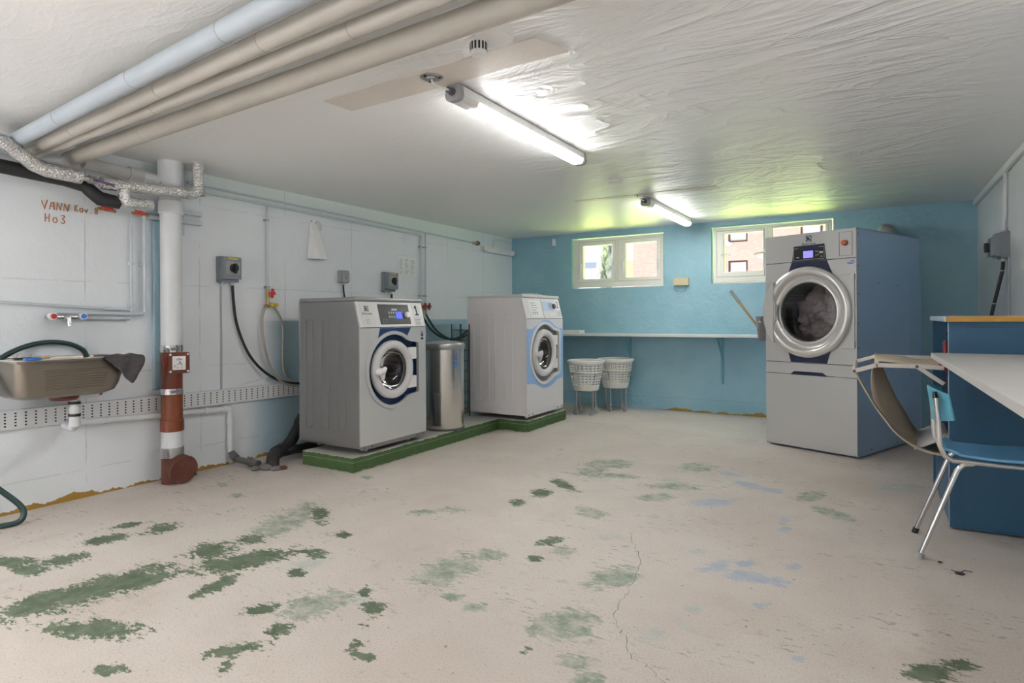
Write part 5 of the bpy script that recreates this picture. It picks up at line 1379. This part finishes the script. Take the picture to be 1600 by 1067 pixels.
o = rect(.259, .366, 1.656, 1.853); m = MB(); m.plate(o, [offset(o, -.004)], 0, .0015, FM); mk('cover_outline', m, 'darkgrey', top, smooth=False)
m = MB(); m.lathe([(.024, 0), (.024, .006), (0, .006)], FM @ Matrix.Translation((.308, 1.762, 0)), 24); eb = mk('button_base', m, 'darkgrey', top)
m = MB(); m.lathe([(.017, .006), (.021, .02), (.021, .03), (.016, .036), (0, .038)], FM @ Matrix.Translation((.308, 1.762, 0)), 24); mk('orange_button', m, 'orange', eb)
m = MB(); m.plate(rect(.318, .388, 1.575, 1.627), [], 0, .001, FM); stk = mk('sticker', m, 'pale_card', t, smooth=False)
m = MB()
for z, a, b in ((1.612, .35, .38), (1.598, .324, .382), (1.586, .324, .37)): m.plate(rect(a, b, z, z + .006), [], .001, .0014, FM)
mk('printed_lines', m, 'blueknob', stk, smooth=False)
# door
DM = FM @ Matrix.Translation((dc[0], dc[1], 0))
m = MB(); m.lathe([(.378, .0), (.384, .018), (.380, .042), (.362, .058), (.338, .060), (.322, .050), (.312, .030), (.300, .016), (.285, .012), (.274, .020), (.262, .022), (.252, .012), (.250, -.03), (.37, -.004)], DM, 80, .965, 1.02); ring = mk('door_ring', m, 'ring_steel', t)
m = MB(); m.lathe([(.2535, .002), (.247, .006), (.241, -.006), (.243, -.02)], DM, 64, .965, 1.02); mk('glass_gasket', m, 'darkgrey', ring)
m = MB(); m.lathe([(.248, -.012), (.20, -.006), (.1, 0), (0, .002)], DM, 64, .965, 1.02); mk('door_glass', m, 'doorglass', ring)
a0 = 42
arc = [(.392 * math.cos(rad(a)) * .965, .392 * math.sin(rad(a)) * 1.02) for a in range(180 - a0, 180 + a0 + 1, 4)]
m = MB(); m.plate(arc, [], .030, .072, DM); m.plate([(-.285, -.10), (-.265, -.06), (-.262, .06), (-.285, .10)], [], .03, .06, DM); mk('door_handle', m, 'ring_steel', ring, smooth=False, bevel=.008, seg=3)
m = MB(); m.plate([(.27, .305), (.385, .305), (.385, -.305), (.27, -.305)], [], .001, .010, DM); hp_ = mk('hinge_plate', m, 'silver_d', ring, smooth=False, bevel=.004)
m = MB()
for z in (.265, -.29): m.plate(rrect(.362, .388, z, z + .05 if z < 0 else z + .045, .003), [], .001, .024, DM)
mk('hinge_knuckle', m, 'silver', ring, smooth=False, bevel=.003)
m = MB(); m.lathe([(.262, -.02), (.27, -.06), (.33, -.075), (.335, -.80), (0, -.80)], DM, 56); mk('drum', m, 'drum', t)
# laundry heaped in the drum
random.seed(5)
m = MB()
for i in range(26):
    a = random.uniform(0, 6.28); r = .21 * math.sqrt(random.random())
    m.ball(DM @ Vector((.03 + r * math.cos(a), -.02 + r * math.sin(a), -.22 - random.uniform(0, .14))), random.uniform(.07, .12), 14, (random.uniform(.8, 1.3), random.uniform(.6, 1), random.uniform(.7, 1.2)))
ld = mk('laundry_heap', m, 'laundry')
md = ld.modifiers.new('remesh', 'REMESH'); md.mode = 'VOXEL'; md.voxel_size = .012; md.use_smooth_shade = True
tx = bpy.data.textures.new('folds', 'CLOUDS'); tx.noise_scale = .10; tx.noise_depth = 3
md = ld.modifiers.new('folds', 'DISPLACE'); md.texture = tx; md.strength = .11; md.mid_level = .5
md = ld.modifiers.new('soften', 'SMOOTH'); md.iterations = 3; md.factor = .5
tag(ld, 'dusky pink laundry behind the glass of the tumble dryer', 'laundry')
ld.matrix_basis = t.matrix_basis.copy()
# flue
t = thing('exhaust_duct', (.10, 7.0, 1.9), 'grey round duct elbow behind the top of the tumble dryer', 'duct')
m = MB(); m.tube([(.09, 7.08, 1.70), (.09, 7.08, 1.94), (.093, 7.09, 1.98), (.10, 7.13, 2.005), (.11, 7.19, 2.01), (.13, 7.455, 2.01)], .075, 24); mk('duct_elbow', m, 'midgrey', t, world=True)

# bucket on the side of the dryer, with a stick in it
ca, sa = math.cos(DA), math.sin(DA)
DL = lambda x, y, z: (-.127 - .395 * ca + x * ca - y * sa, 5.634 - .395 * sa + x * sa + y * ca, z)
bx = DL(-.395 - .086, .125, 0)
t = thing('bucket', (bx[0], bx[1], .938), 'small grey plastic bucket hung on the left side of the tumble dryer', 'bucket')
m = MB(); m.lathe([(0, 0), (.052, 0), (.055, .005), (.078, .215), (.082, .217), (.081, .225), (.074, .224), (.071, .20), (.05, .012), (0, .010)], None, 32); mk('body', m, 'bucket', t)
dv = Vector((ca, sa, 0)); pv = Vector((-sa, ca, 0))
m = MB(); m.tube([pv * -.079 + Vector((0, 0, .175)), pv * -.07 + dv * .03 + Vector((0, 0, .23)), dv * .07 + Vector((0, 0, .262)), pv * .07 + dv * .03 + Vector((0, 0, .23)), pv * .079 + Vector((0, 0, .175))], .0055, 8, smooth=5); mk('bail', m, 'darkgrey', t)
for s in (-1, 1):
    m = MB(); m.ball(pv * s * .08 + Vector((0, 0, .175)), .011, 10); mk('bail_pin', m, 'pale_card', t)
t = thing('hook', DL(-.396, .125, 1.21), 'small hook on the side of the tumble dryer carrying the grey bucket', 'hook')
m = MB(); m.tube([DL(-.396, .125, 1.235), DL(-.40, .125, 1.20), DL(-.415, .125, 1.192), DL(-.42, .125, 1.215)], .004, 8); mk('hook_wire', m, 'galv', t, world=True)
A = Vector((bx[0] + .01, bx[1], .965)); Bv = Vector((-1.213, 6.2, 1.415))
t = thing('wooden_stick', A, 'wooden stick with a grey sleeve leaning out of the grey bucket', 'stick')
A = Vector((bx[0] + .015, bx[1] - .005, .955))
m = MB(); m.cyl(A, A + (Bv - A) * .76, .0125, None, 12); mk('shaft', m, 'stick', t, world=True)
m = MB(); m.cyl(A + (Bv - A) * .755, Bv, .0165, None, 14); mk('sleeve', m, 'midgrey', t, world=True, bevel=.003)

# ================================================================ back wall shelf, baskets, boxes
m = MB(); m.bb(-4.45, -1.09, 7.10, YB - .002, .925, .953); tag(mk('wall_shelf', m, 'shelf', smooth=False, bevel=.003), 'long pale wall shelf below the windows', 'shelf')
for x, lab in ((-2.70, 'blue shelf bracket above the laundry baskets'), (-1.56, 'blue shelf bracket nearer the tumble dryer')):
    t = thing('shelf_bracket', (x, YB, .6), lab, 'bracket', group='shelf brackets')
    m = MB(); m.bb(x - .014, x + .014, YB - .018, YB, .36, .924); mk('upright', m, 'bracket', t, world=True, smooth=False, bevel=.002)
    m = MB(); m.bb(x - .014, x + .014, YB - .30, YB - .01, .908, .924); mk('arm', m, 'bracket', t, world=True, smooth=False, bevel=.002)
    m = MB(); m.box((x, YB - .14, .80), (.012, .03, .34), Matrix.Rotation(rad(48), 3, 'X')); mk('strut', m, 'bracket', t, world=True, smooth=False, bevel=.002)
    for z in (.44, .70):
        m = MB(); m.cyl((x, YB - .016, z), (x, YB - .022, z), .007, None, 8); mk('screw', m, 'darkgrey', t, world=True)
m = MB(); m.bb(-3.95, -3.285, 7.18, 7.34, .953, .997); tag(mk('packing_strip', m, 'shelf', smooth=False, bevel=.004), 'flat pale board lying on the left end of the wall shelf', 'board')

t = thing('junction_box', (-3.85, YB, 2.18), 'blue painted junction box high on the back wall left of the windows', 'junction box')
m = MB(); m.plate(rrect(-3.93, -3.79, 2.12, 2.245, .01), [], 0, .06, BACK(YB, 0, 0)); mk('box', m, 'wall_back', t, world=True, smooth=False, bevel=.006)
m = MB(); m.bb(-3.79, -3.765, YB - .055, YB, 2.15, 2.24); mk('label_strip', m, 'white_card', t, world=True, smooth=False)
t = thing('wall_socket', (-2.035, YB, 1.59), 'cream double socket on the back wall between the two windows', 'socket')
m = MB(); m.plate(rrect(-2.127, -1.943, 1.55, 1.638, .006), [], 0, .05, BACK(YB, 0, 0)); so = mk('housing', m, 'cream', t, world=True, smooth=False, bevel=.005)
for x in (-2.08, -1.99):
    m = MB(); m.lathe([(.03, .05), (.03, .053), (.026, .053), (.026, .048), (0, .047)], BACK(YB, x, 1.594), 24); mk('outlet', m, 'cream', so, world=True)
m = MB(); m.tube([(-2.10, YB - .02, 1.552), (-2.095, YB - .022, 1.505), (-2.04, YB - .022, 1.482), (-1.985, YB - .022, 1.505), (-1.98, YB - .02, 1.552)], .004, 6, smooth=5); mk('cable_loop', m, 'bracket', t, world=True)

def basket_set(x, y, rz, blab, slab):
    # stand on castors
    s = thing('basket_stand', (x, y, 0), slab, 'stand', rz, 'chrome basket stands')
    R_ = .19
    m = MB(); m.tube([(R_ * math.cos(2 * math.pi * i / 32), R_ * math.sin(2 * math.pi * i / 32), .50) for i in range(33)], .0055, 8, cap=False); mk('top_hoop', m, 'galv', s)
    rb = .128
    for i in range(4):
        a = rad(45 + 90 * i); c, sn = math.cos(a), math.sin(a)
        m = MB(); m.tube([(R_ * c, R_ * sn, .505), (rb * 1.12 * c, rb * 1.12 * sn, .33), (rb * 1.08 * c, rb * 1.08 * sn, .29), (rb * 1.08 * c, rb * 1.08 * sn, .085)], .0095, 10); lg = mk('leg', m, 'galv', s)
        q = rad([20, 75, 160, 250][i]) - rz; fx, fy = math.cos(q), math.sin(q)
        px, py = rb * 1.08 * c, rb * 1.08 * sn
        m = MB(); m.cyl((px, py, .075), (px, py, .10), .017, None, 12)
        for k in (-1, 1): m.box((px + fx * .012 - fy * .013 * k, py + fy * .012 + fx * .013 * k, .056), (.03, .003, .055), Matrix.Rotation(q, 3, 'Z'))
        f = mk('castor_fork', m, 'galv', lg)
        m = MB(); wc = Vector((px + fx * .018, py + fy * .018, .0325)); ax = Vector((-fy, fx, 0)) * .010
        m.cyl(wc - ax, wc + ax, .0325, None, 24); mk('wheel', m, 'midgrey', lg, bevel=.003)
    m = MB(); m.tube([(rb * 1.07 * math.cos(2 * math.pi * i / 32), rb * 1.07 * math.sin(2 * math.pi * i / 32), .290) for i in range(33)], .005, 8, cap=False); mk('lower_hoop', m, 'galv', s)
    b = thing('laundry_basket', (x, y, .298), blab, 'basket', rz, 'white laundry baskets')
    n, k = 72, 22
    z0, z1, r0, r1 = 0.0, .345, .148, .212
    m = MB()
    V = [[m.b.verts.new(((r0 + (r1 - r0) * (j / k) ** .9) * math.cos(2 * math.pi * i / n), (r0 + (r1 - r0) * (j / k) ** .9) * math.sin(2 * math.pi * i / n), z0 + (z1 - z0) * j / k)) for i in range(n)] for j in range(k + 1)]
    for j in range(k):
        for i in range(n):
            if 4 <= j <= 18 and j % 2 == 0 and j != 12 and i % 3 != 0: continue
            m.b.faces.new((V[j][i], V[j][(i + 1) % n], V[j + 1][(i + 1) % n], V[j + 1][i]))
    m.b.faces.new(V[0])
    mk('body', m, 'basket', b, solid=.004)
    m = MB(); m.lathe([(r1 - .004, z1 - .02), (r1 + .012, z1 - .022), (r1 + .014, z1 + .004), (r1 + .004, z1 + .009), (r1 - .006, z1 + .003), (r1 - .004, z1 - .02)], None, 72); mk('rim', m, 'basket', b)
basket_set(-2.985, 6.70, rad(14), 'white slotted laundry basket nearer the white washing machine', 'castored wire stand under the basket nearer the white washing machine')
basket_set(-2.775, 7.13, rad(38), 'white slotted laundry basket standing against the blue back wall', 'castored wire stand under the basket against the blue back wall')

# ================================================================ right side: switch, cabinet, table, sling, chair
t = thing('isolator_switch', (XR, 5.88, 1.68), 'dark grey isolator switch on the right-hand white wall', 'switch', group='grey isolator switches')
RM = frameM((XR, 5.96, 1.59), (0, -1, 0), (0, 0, 1))
m = MB(); m.plate(rrect(0, .165, 0, .20, .008), [], 0, .055, RM); mk('back_box', m, 'boxgrey', t, world=True, smooth=False, bevel=.003)
m = MB(); m.plate(rrect(.006, .159, .012, .19, .008), [], .055, .085, RM); m.plate(rrect(.006, .159, .02, .16, .008), [], .085, .115, RM); cv = mk('cover', m, 'boxgrey', t, world=True, smooth=False, bevel=.004)
m = MB(); m.plate(rrect(.058, .107, .055, .125, .004), [], .115, .145, RM); mk('rotary_knob', m, 'black', cv, world=True, smooth=False, bevel=.002)
m = MB(); m.cyl((XR - .03, 5.88, 1.57), (XR - .03, 5.88, 1.592), .015, None, 12); m.cyl((XR - .025, 5.90, 1.79), (XR - .025, 5.90, 1.815), .022, None, 12); mk('cable_gland', m, 'pale_card', t, world=True)
m = MB(); m.tube([(XR - .03, 5.88, 1.575), (XR - .035, 5.885, 1.50), (XR - .06, 5.90, 1.36), (XR - .09, 5.92, 1.20), (XR - .12, 5.93, 1.0), (XR - .12, 5.93, .9)], .0125, 10, smooth=5); cb = mk('power_cable', m, 'rubber'); tag(cb, 'black cable dropping from the right wall switch behind the blue cabinet', 'cable')
for z in (1.50, 1.25):
    m = MB(); m.cyl((XR - .036 - (1.5 - z) * .18, 5.886 + (1.5 - z) * .12, z - .004), (XR - .0355 - (1.5 - z) * .18, 5.886 + (1.5 - z) * .12, z + .004), .0145, None, 10); mk('cable_tie', m, 'pale_card', cb)
t = thing('conduit', (XR, 5.90, 2.0), 'white painted conduit running up the right wall from the switch', 'conduit')
m = MB(); m.tube([(XR - .02, 5.90, 1.80), (XR - .02, 5.90, 1.87), (XR - .014, 5.88, 1.93), (XR - .014, 5.87, 2.25)], .014, 10); mk('tube', m, 'pvcwhite', t, world=True)
m = MB(); m.tube([(XR - .008, 5.80, 1.60), (XR - .008, 5.80, .6)], .006, 8); tag(mk('power_cable', m, 'greycable'), 'thin pale cable running down the right wall beside the switch', 'cable')

CX, CY0, CY1, CZ = .343, 4.05, 5.03, 1.128
t = thing('ironer_cabinet', ((CX + XR) / 2, 4.5, 0), 'dark blue cabinet with a mustard edged top against the right wall', 'cabinet')
m = MB(); m.bb(CX, XR - .004, CY0, CY0 + .03, .012, CZ); m.bb(CX + .075, XR - .02, CY0 - .002, CY0 + .001, .03, 1.10); mk('front_panel', m, 'cabinet', t, world=True, smooth=False, bevel=.003)
m = MB(); m.bb(CX - .008, XR - .004, CY1 - .03, CY1, .0, CZ); mk('rear_panel', m, 'cabinet', t, world=True, smooth=False, bevel=.003)
m = MB(); m.bb(CX + .16, CX + .18, CY0 + .03, CY1 - .03, .02, CZ); mk('inner_panel', m, 'cabinet', t, world=True, smooth=False)
m = MB(); m.bb(CX + .004, CX + .02, CY0 + .03, CY1 - .03, .012, .33); mk('lower_end_panel', m, 'cabinet', t, world=True, smooth=False)
m = MB(); m.bb(CX + .05, CX + .06, CY0 + .03, CY1 - .03, .60, .93); mk('opening_shade_panel', m, 'deepnavy', t, world=True, smooth=False)  # near-black sheet standing in for the shade inside the open end
m = MB(); m.bb(CX - .002, CX + .02, CY0 + .001, CY0 + .02, .012, CZ - .002); mk('edge_trim', m, 'aluedge', t, world=True, smooth=False)
m = MB(); m.bb(CX - .02, XR - .004, CY0 - .015, CY1 + .015, CZ, CZ + .030); tp = mk('top', m, 'aluedge', t, world=True, smooth=False, bevel=.004)
m = MB(); m.bb(CX - .012, XR - .004, CY0 - .018, CY0 - .014, CZ + .001, CZ + .029); mk('top_edge', m, 'mustard', tp, world=True, smooth=False)
m = MB(); m.tube([(CX + .02, CY0 + .035, 1.055), (CX + .005, CY0 + .035, 1.065), (CX + .01, CY0 + .036, 1.03)], .012, 8); mk('latch', m, 'black', t, world=True)
m = MB(); m.tube([(CX + .015, 4.40, 1.01), (CX + .015, 4.40, .86), (CX + .02, 4.40, .83)], .014, 10); lv = mk('switch_lever', m, 'darkred', t, world=True)
m = MB(); m.tube([(CX - .02, 4.36, .875), (CX + .02, 4.36, .872)], .014, 10); m.ball((CX + .01, 4.38, .905), .018, 10); mk('lever_grip', m, 'red', lv, world=True)

t = thing('work_table', (.56, 2.9, .93), 'pale grey table top fixed in front of the blue cabinet along the right wall', 'table')
m = MB(); m.plate([(.263, 4.048), (.29, 1.55), (XR - .004, 1.55), (XR - .004, 4.048)], [], .930, .958); mk('tabletop', m, 'table', t, smooth=False, bevel=.003)
t.location = (0, 0, 0); t.matrix_basis = Matrix.Identity(4)
for x in (.38, .80):
    m = MB(); m.bb(x - .02, x + .02, 1.62, 1.66, 0, .93); mk('leg', m, 'creammetal', t, smooth=False)

# folding frame with the canvas sling
t = thing('canvas_sling_frame', (.34, 4.55, .6), 'cream folding frame with a sagging beige canvas sling on the end of the blue cabinet', 'sling')
YN, YFR = 4.33, 4.80
def bar(pts, w, hgt, name='bar', par=None, mat='creammetal'):
    m = MB()
    for a, b in zip(pts, pts[1:]):
        a, b = Vector(a), Vector(b); d_ = b - a
        yv = Vector((0, 1, 0)); zv = d_.normalized().cross(yv).normalized()
        mm = Matrix((d_.normalized(), yv, zv)).transposed().to_4x4(); mm.translation = (a + b) / 2
        m.box((0, 0, 0), (d_.length + hgt * .5, w, hgt), None, mm)
    return mk(name, m, mat, par or t, smooth=False, world=True, bevel=.003)
bar([(-.112, YN, .820), (.008, YN, .861), (.21, YN, .861), (CX - .004, YN, .855)], .014, .026, 'front_bar')
bar([(-.118, YFR, .848), (.008, YFR, .890), (CX - .004, YFR, .886)], .014, .024, 'rear_bar')
m = MB(); m.cyl((-.112, YN - .01, .820), (-.118, YFR + .01, .848), .013, None, 14); mk('hinge_rod', m, 'creammetal', t, world=True)
m = MB(); m.cyl((-.112, YN - .012, .820), (-.112, YN - .006, .820), .010, None, 10); m.cyl((.212, YN - .012, .860), (.212, YN - .006, .860), .009, None, 10); mk('pivot_pin', m, 'darkgrey', t, world=True)
bar([(.212, YN - .004, .860), (CX - .004, YN - .004, .765)], .008, .024, 'brace')
m = MB(); m.cyl((.015, YN + .006, .862), (.015, YFR - .006, .888), .013, None, 12); mk('roller_rod', m, 'creammetal', t, world=True)
st = spline([(-.110, YN, .812), (-.06, YN, .712), (-.01, YN, .617), (.05, YN, .525), (.108, YN, .447), (.195, YN, .380), (.287, YN, .348), (CX + .02, YN, .345)], 4)
m = MB(); m.loft([[p for p in st], [p + Vector((.004, .05, .004)) for p in st]]); mk('canvas_strip', m, 'canvas', t, world=True, solid=.006)
c0 = [(-.006, 4.36, .865), (-.016, 4.40, .835), (-.024, 4.40, .746), (-.012, 4.40, .655), (.014, 4.40, .576), (.067, 4.40, .490), (.11, 4.39, .447), (.20, 4.36, .385), (.29, 4.35, .352), (CX + .03, 4.35, .35)]
c1 = [(.014, 4.55, .878), (.026, 4.55, .835), (.062, 4.56, .725), (.098, 4.57, .640), (.128, 4.57, .560), (.140, 4.57, .49), (.145, 4.56, .44), (.21, 4.53, .385), (.30, 4.53, .355), (CX + .03, 4.53, .352)]
c2 = [(.030, 4.78, .890), (.038, 4.78, .82), (.085, 4.78, .700), (.125, 4.78, .605), (.160, 4.78, .54), (.20, 4.78, .46), (.245, 4.78, .39), (.275, 4.78, .375), (.31, 4.78, .36), (CX + .03, 4.78, .358)]
cm = [tuple((Vector(a) + Vector(b)) / 2 + Vector((-.018, 0, -.012))) for a, b in zip(c0, c1)]
cn = [tuple((Vector(a) + Vector(b)) / 2 + Vector((.012, 0, -.01))) for a, b in zip(c1, c2)]
rows = [spline(r, 4) for r in (c0, cm, c1, cn, c2)]
m = MB(); m.loft(rows); mk('canvas_sling', m, 'canvas', t, world=True, solid=.004)
tr_ = [[(-.004, y, .872 + .01 * k + dz), (.02, y, .893 + dz), (.08, y, .890 + dz + .004 * math.sin(k * 3)), (.16, y, .880 + dz), (.24, y, .876 + dz - .004 * k), (CX + .04, y, .872 + dz)] for k, (y, dz) in enumerate(((4.40, -.012), (4.52, -.004), (4.66, .004), (4.785, .010)))]
m = MB(); m.loft([spline(r, 4) for r in tr_]); mk('canvas_top', m, 'canvas', t, world=True, solid=.005)
m = MB(); m.loft([[(.20, y, .37 + z), (.26, y, .40 + z), (.32, y, .435 + z), (CX + .035, y, .45 + z)] for y, z in ((4.40, -.02), (4.55, 0), (4.78, .02))]); mk('canvas_flap', m, 'pale_card', t, world=True, solid=.004)

# chair
t = thing('school_chair', (.44, 3.70, 0), 'worn light blue chair with chrome legs tucked under the pale grey table', 'chair')
th = rad(0)
U = Vector((math.cos(th), math.sin(th), 0)); Vv = Vector((-math.sin(th), math.cos(th), 0))
CH = lambda u, v, z: Vector((.253, 3.69, 0)) + U * u + Vv * v + Vector((0, 0, z))
# seat: bent plywood shell
rows = []
for j in range(9):
    v = -.19 + .38 * j / 8
    k = abs(v) / .19
    row = []
    for i in range(15):
        f = i / 14
        u = .03 + .40 * f
        wv = 1 - .10 * (1 - f) ** 2
        z = .500 + .012 * (k ** 2) - .012 * math.sin(f * math.pi) - .02 * max(0, f - .85) / .15 * .8 + .014 * max(0, .15 - f) / .15
        row.append(CH(u + (.02 if k > .9 and f < .1 else 0), v * wv, z))
    rows.append(row)
m = MB(); m.loft(rows); mk('seat', m, 'chair', t, world=True, solid=.012, bevel=.003)
rows = []
for j in range(11):
    v = -.20 + .40 * j / 10
    k = v / .20
    row = []
    for i in range(7):
        f = i / 6
        lo = .645 + .0 + .025 * k * k; hi = .812 - .02 * k * k
        z = lo + (hi - lo) * f
        u = -.004 - .022 * f + .068 * k * k
        row.append(CH(u, v, z))
    rows.append(row)
m = MB(); m.loft(rows)
MT['chair_back'] = simple('light_blue_gloss_paint', (0.11, 0.40, 0.55, 1), 0.3, 0, 0.06, 12)
bk = mk('backrest', m, 'chair_back', t, world=True, solid=.011, bevel=.003)
m = MB()
rows = [[CH(-.026 + .068 * ((-.19 + .02 * i) / .2) ** 2, -.19 + .015 * i, .792 + .004 * math.sin(i * 2) - dz * (1 - abs(i - 3) / 5)) for i in range(7)] for dz in (0.004, .035)]
rows = [[p + U * .0085 for p in r] for r in rows]
m.loft(rows); mk('bare_wood_patch', m, 'woodbare', bk, world=True, solid=.004)
for s in (-1, 1):
    m = MB(); m.tube([CH(-.006, s * .165, .775), CH(.004, s * .165, .66), CH(.006, s * .165, .60), CH(.010, s * .165, .54), CH(.028, s * .165, .497), CH(.06, s * .165, .478), (CH(.25, s * .165, .474)), CH(.36, s * .165, .474), CH(.39, s * .165, .462), CH(.405, s * .168, .43), CH(.46, s * .18, .012)], .0115, 14); mk('side_tube', m, 'chrome', t, world=True)
    m = MB(); m.tube([CH(-.0065, s * .165, .770), CH(-.010, s * .165, .80)], [.0135, .009], 12); mk('end_plug', m, 'black', t, world=True)
    m = MB(); m.tube([CH(.14, s * .163, .470), CH(.10, s * .166, .462), CH(.075, s * .170, .435), CH(-.075, s * .20, .012)], .0115, 14); lg = mk('rear_leg', m, 'chrome', t, world=True)
    m = MB(); m.cyl(CH(-.069, s * .199, .028), CH(-.079, s * .2005, 0), .0145, None, 12); mk('foot_cap', m, 'rubber' if s > 0 else 'midgrey', lg, world=True)
    m = MB(); m.cyl(CH(.458, s * .18, .028), CH(.461, s * .1803, 0), .0145, None, 12); mk('foot_cap', m, 'rubber', t, world=True)
m = MB(); m.cyl(CH(.32, -.165, .474), CH(.32, .165, .474), .009, None, 12); mk('cross_tube', m, 'chrome', t, world=True)

# scraps on the floor
for (x, y, a, lab) in ((.32, 3.36, 0, 'dark scrap of dirt on the floor beside the chair leg'), (.255, 3.47, 1, 'tiny dark speck of grit by the chair leg')):
    m = MB(); m.ball((x, y, .006), .014 if not a else .007, 8, (1.5, .8, .5))
    if not a: m.tube([(x, y, .008), (x + .02, y + .03, .012), (x + .05, y + .035, .01)], .002, 6); m.tube([(x, y, .008), (x - .03, y + .015, .01)], .002, 6)
    tag(mk('dirt_scrap', m, 'ink'), lab, 'dirt')
bpy.context.view_layer.update()
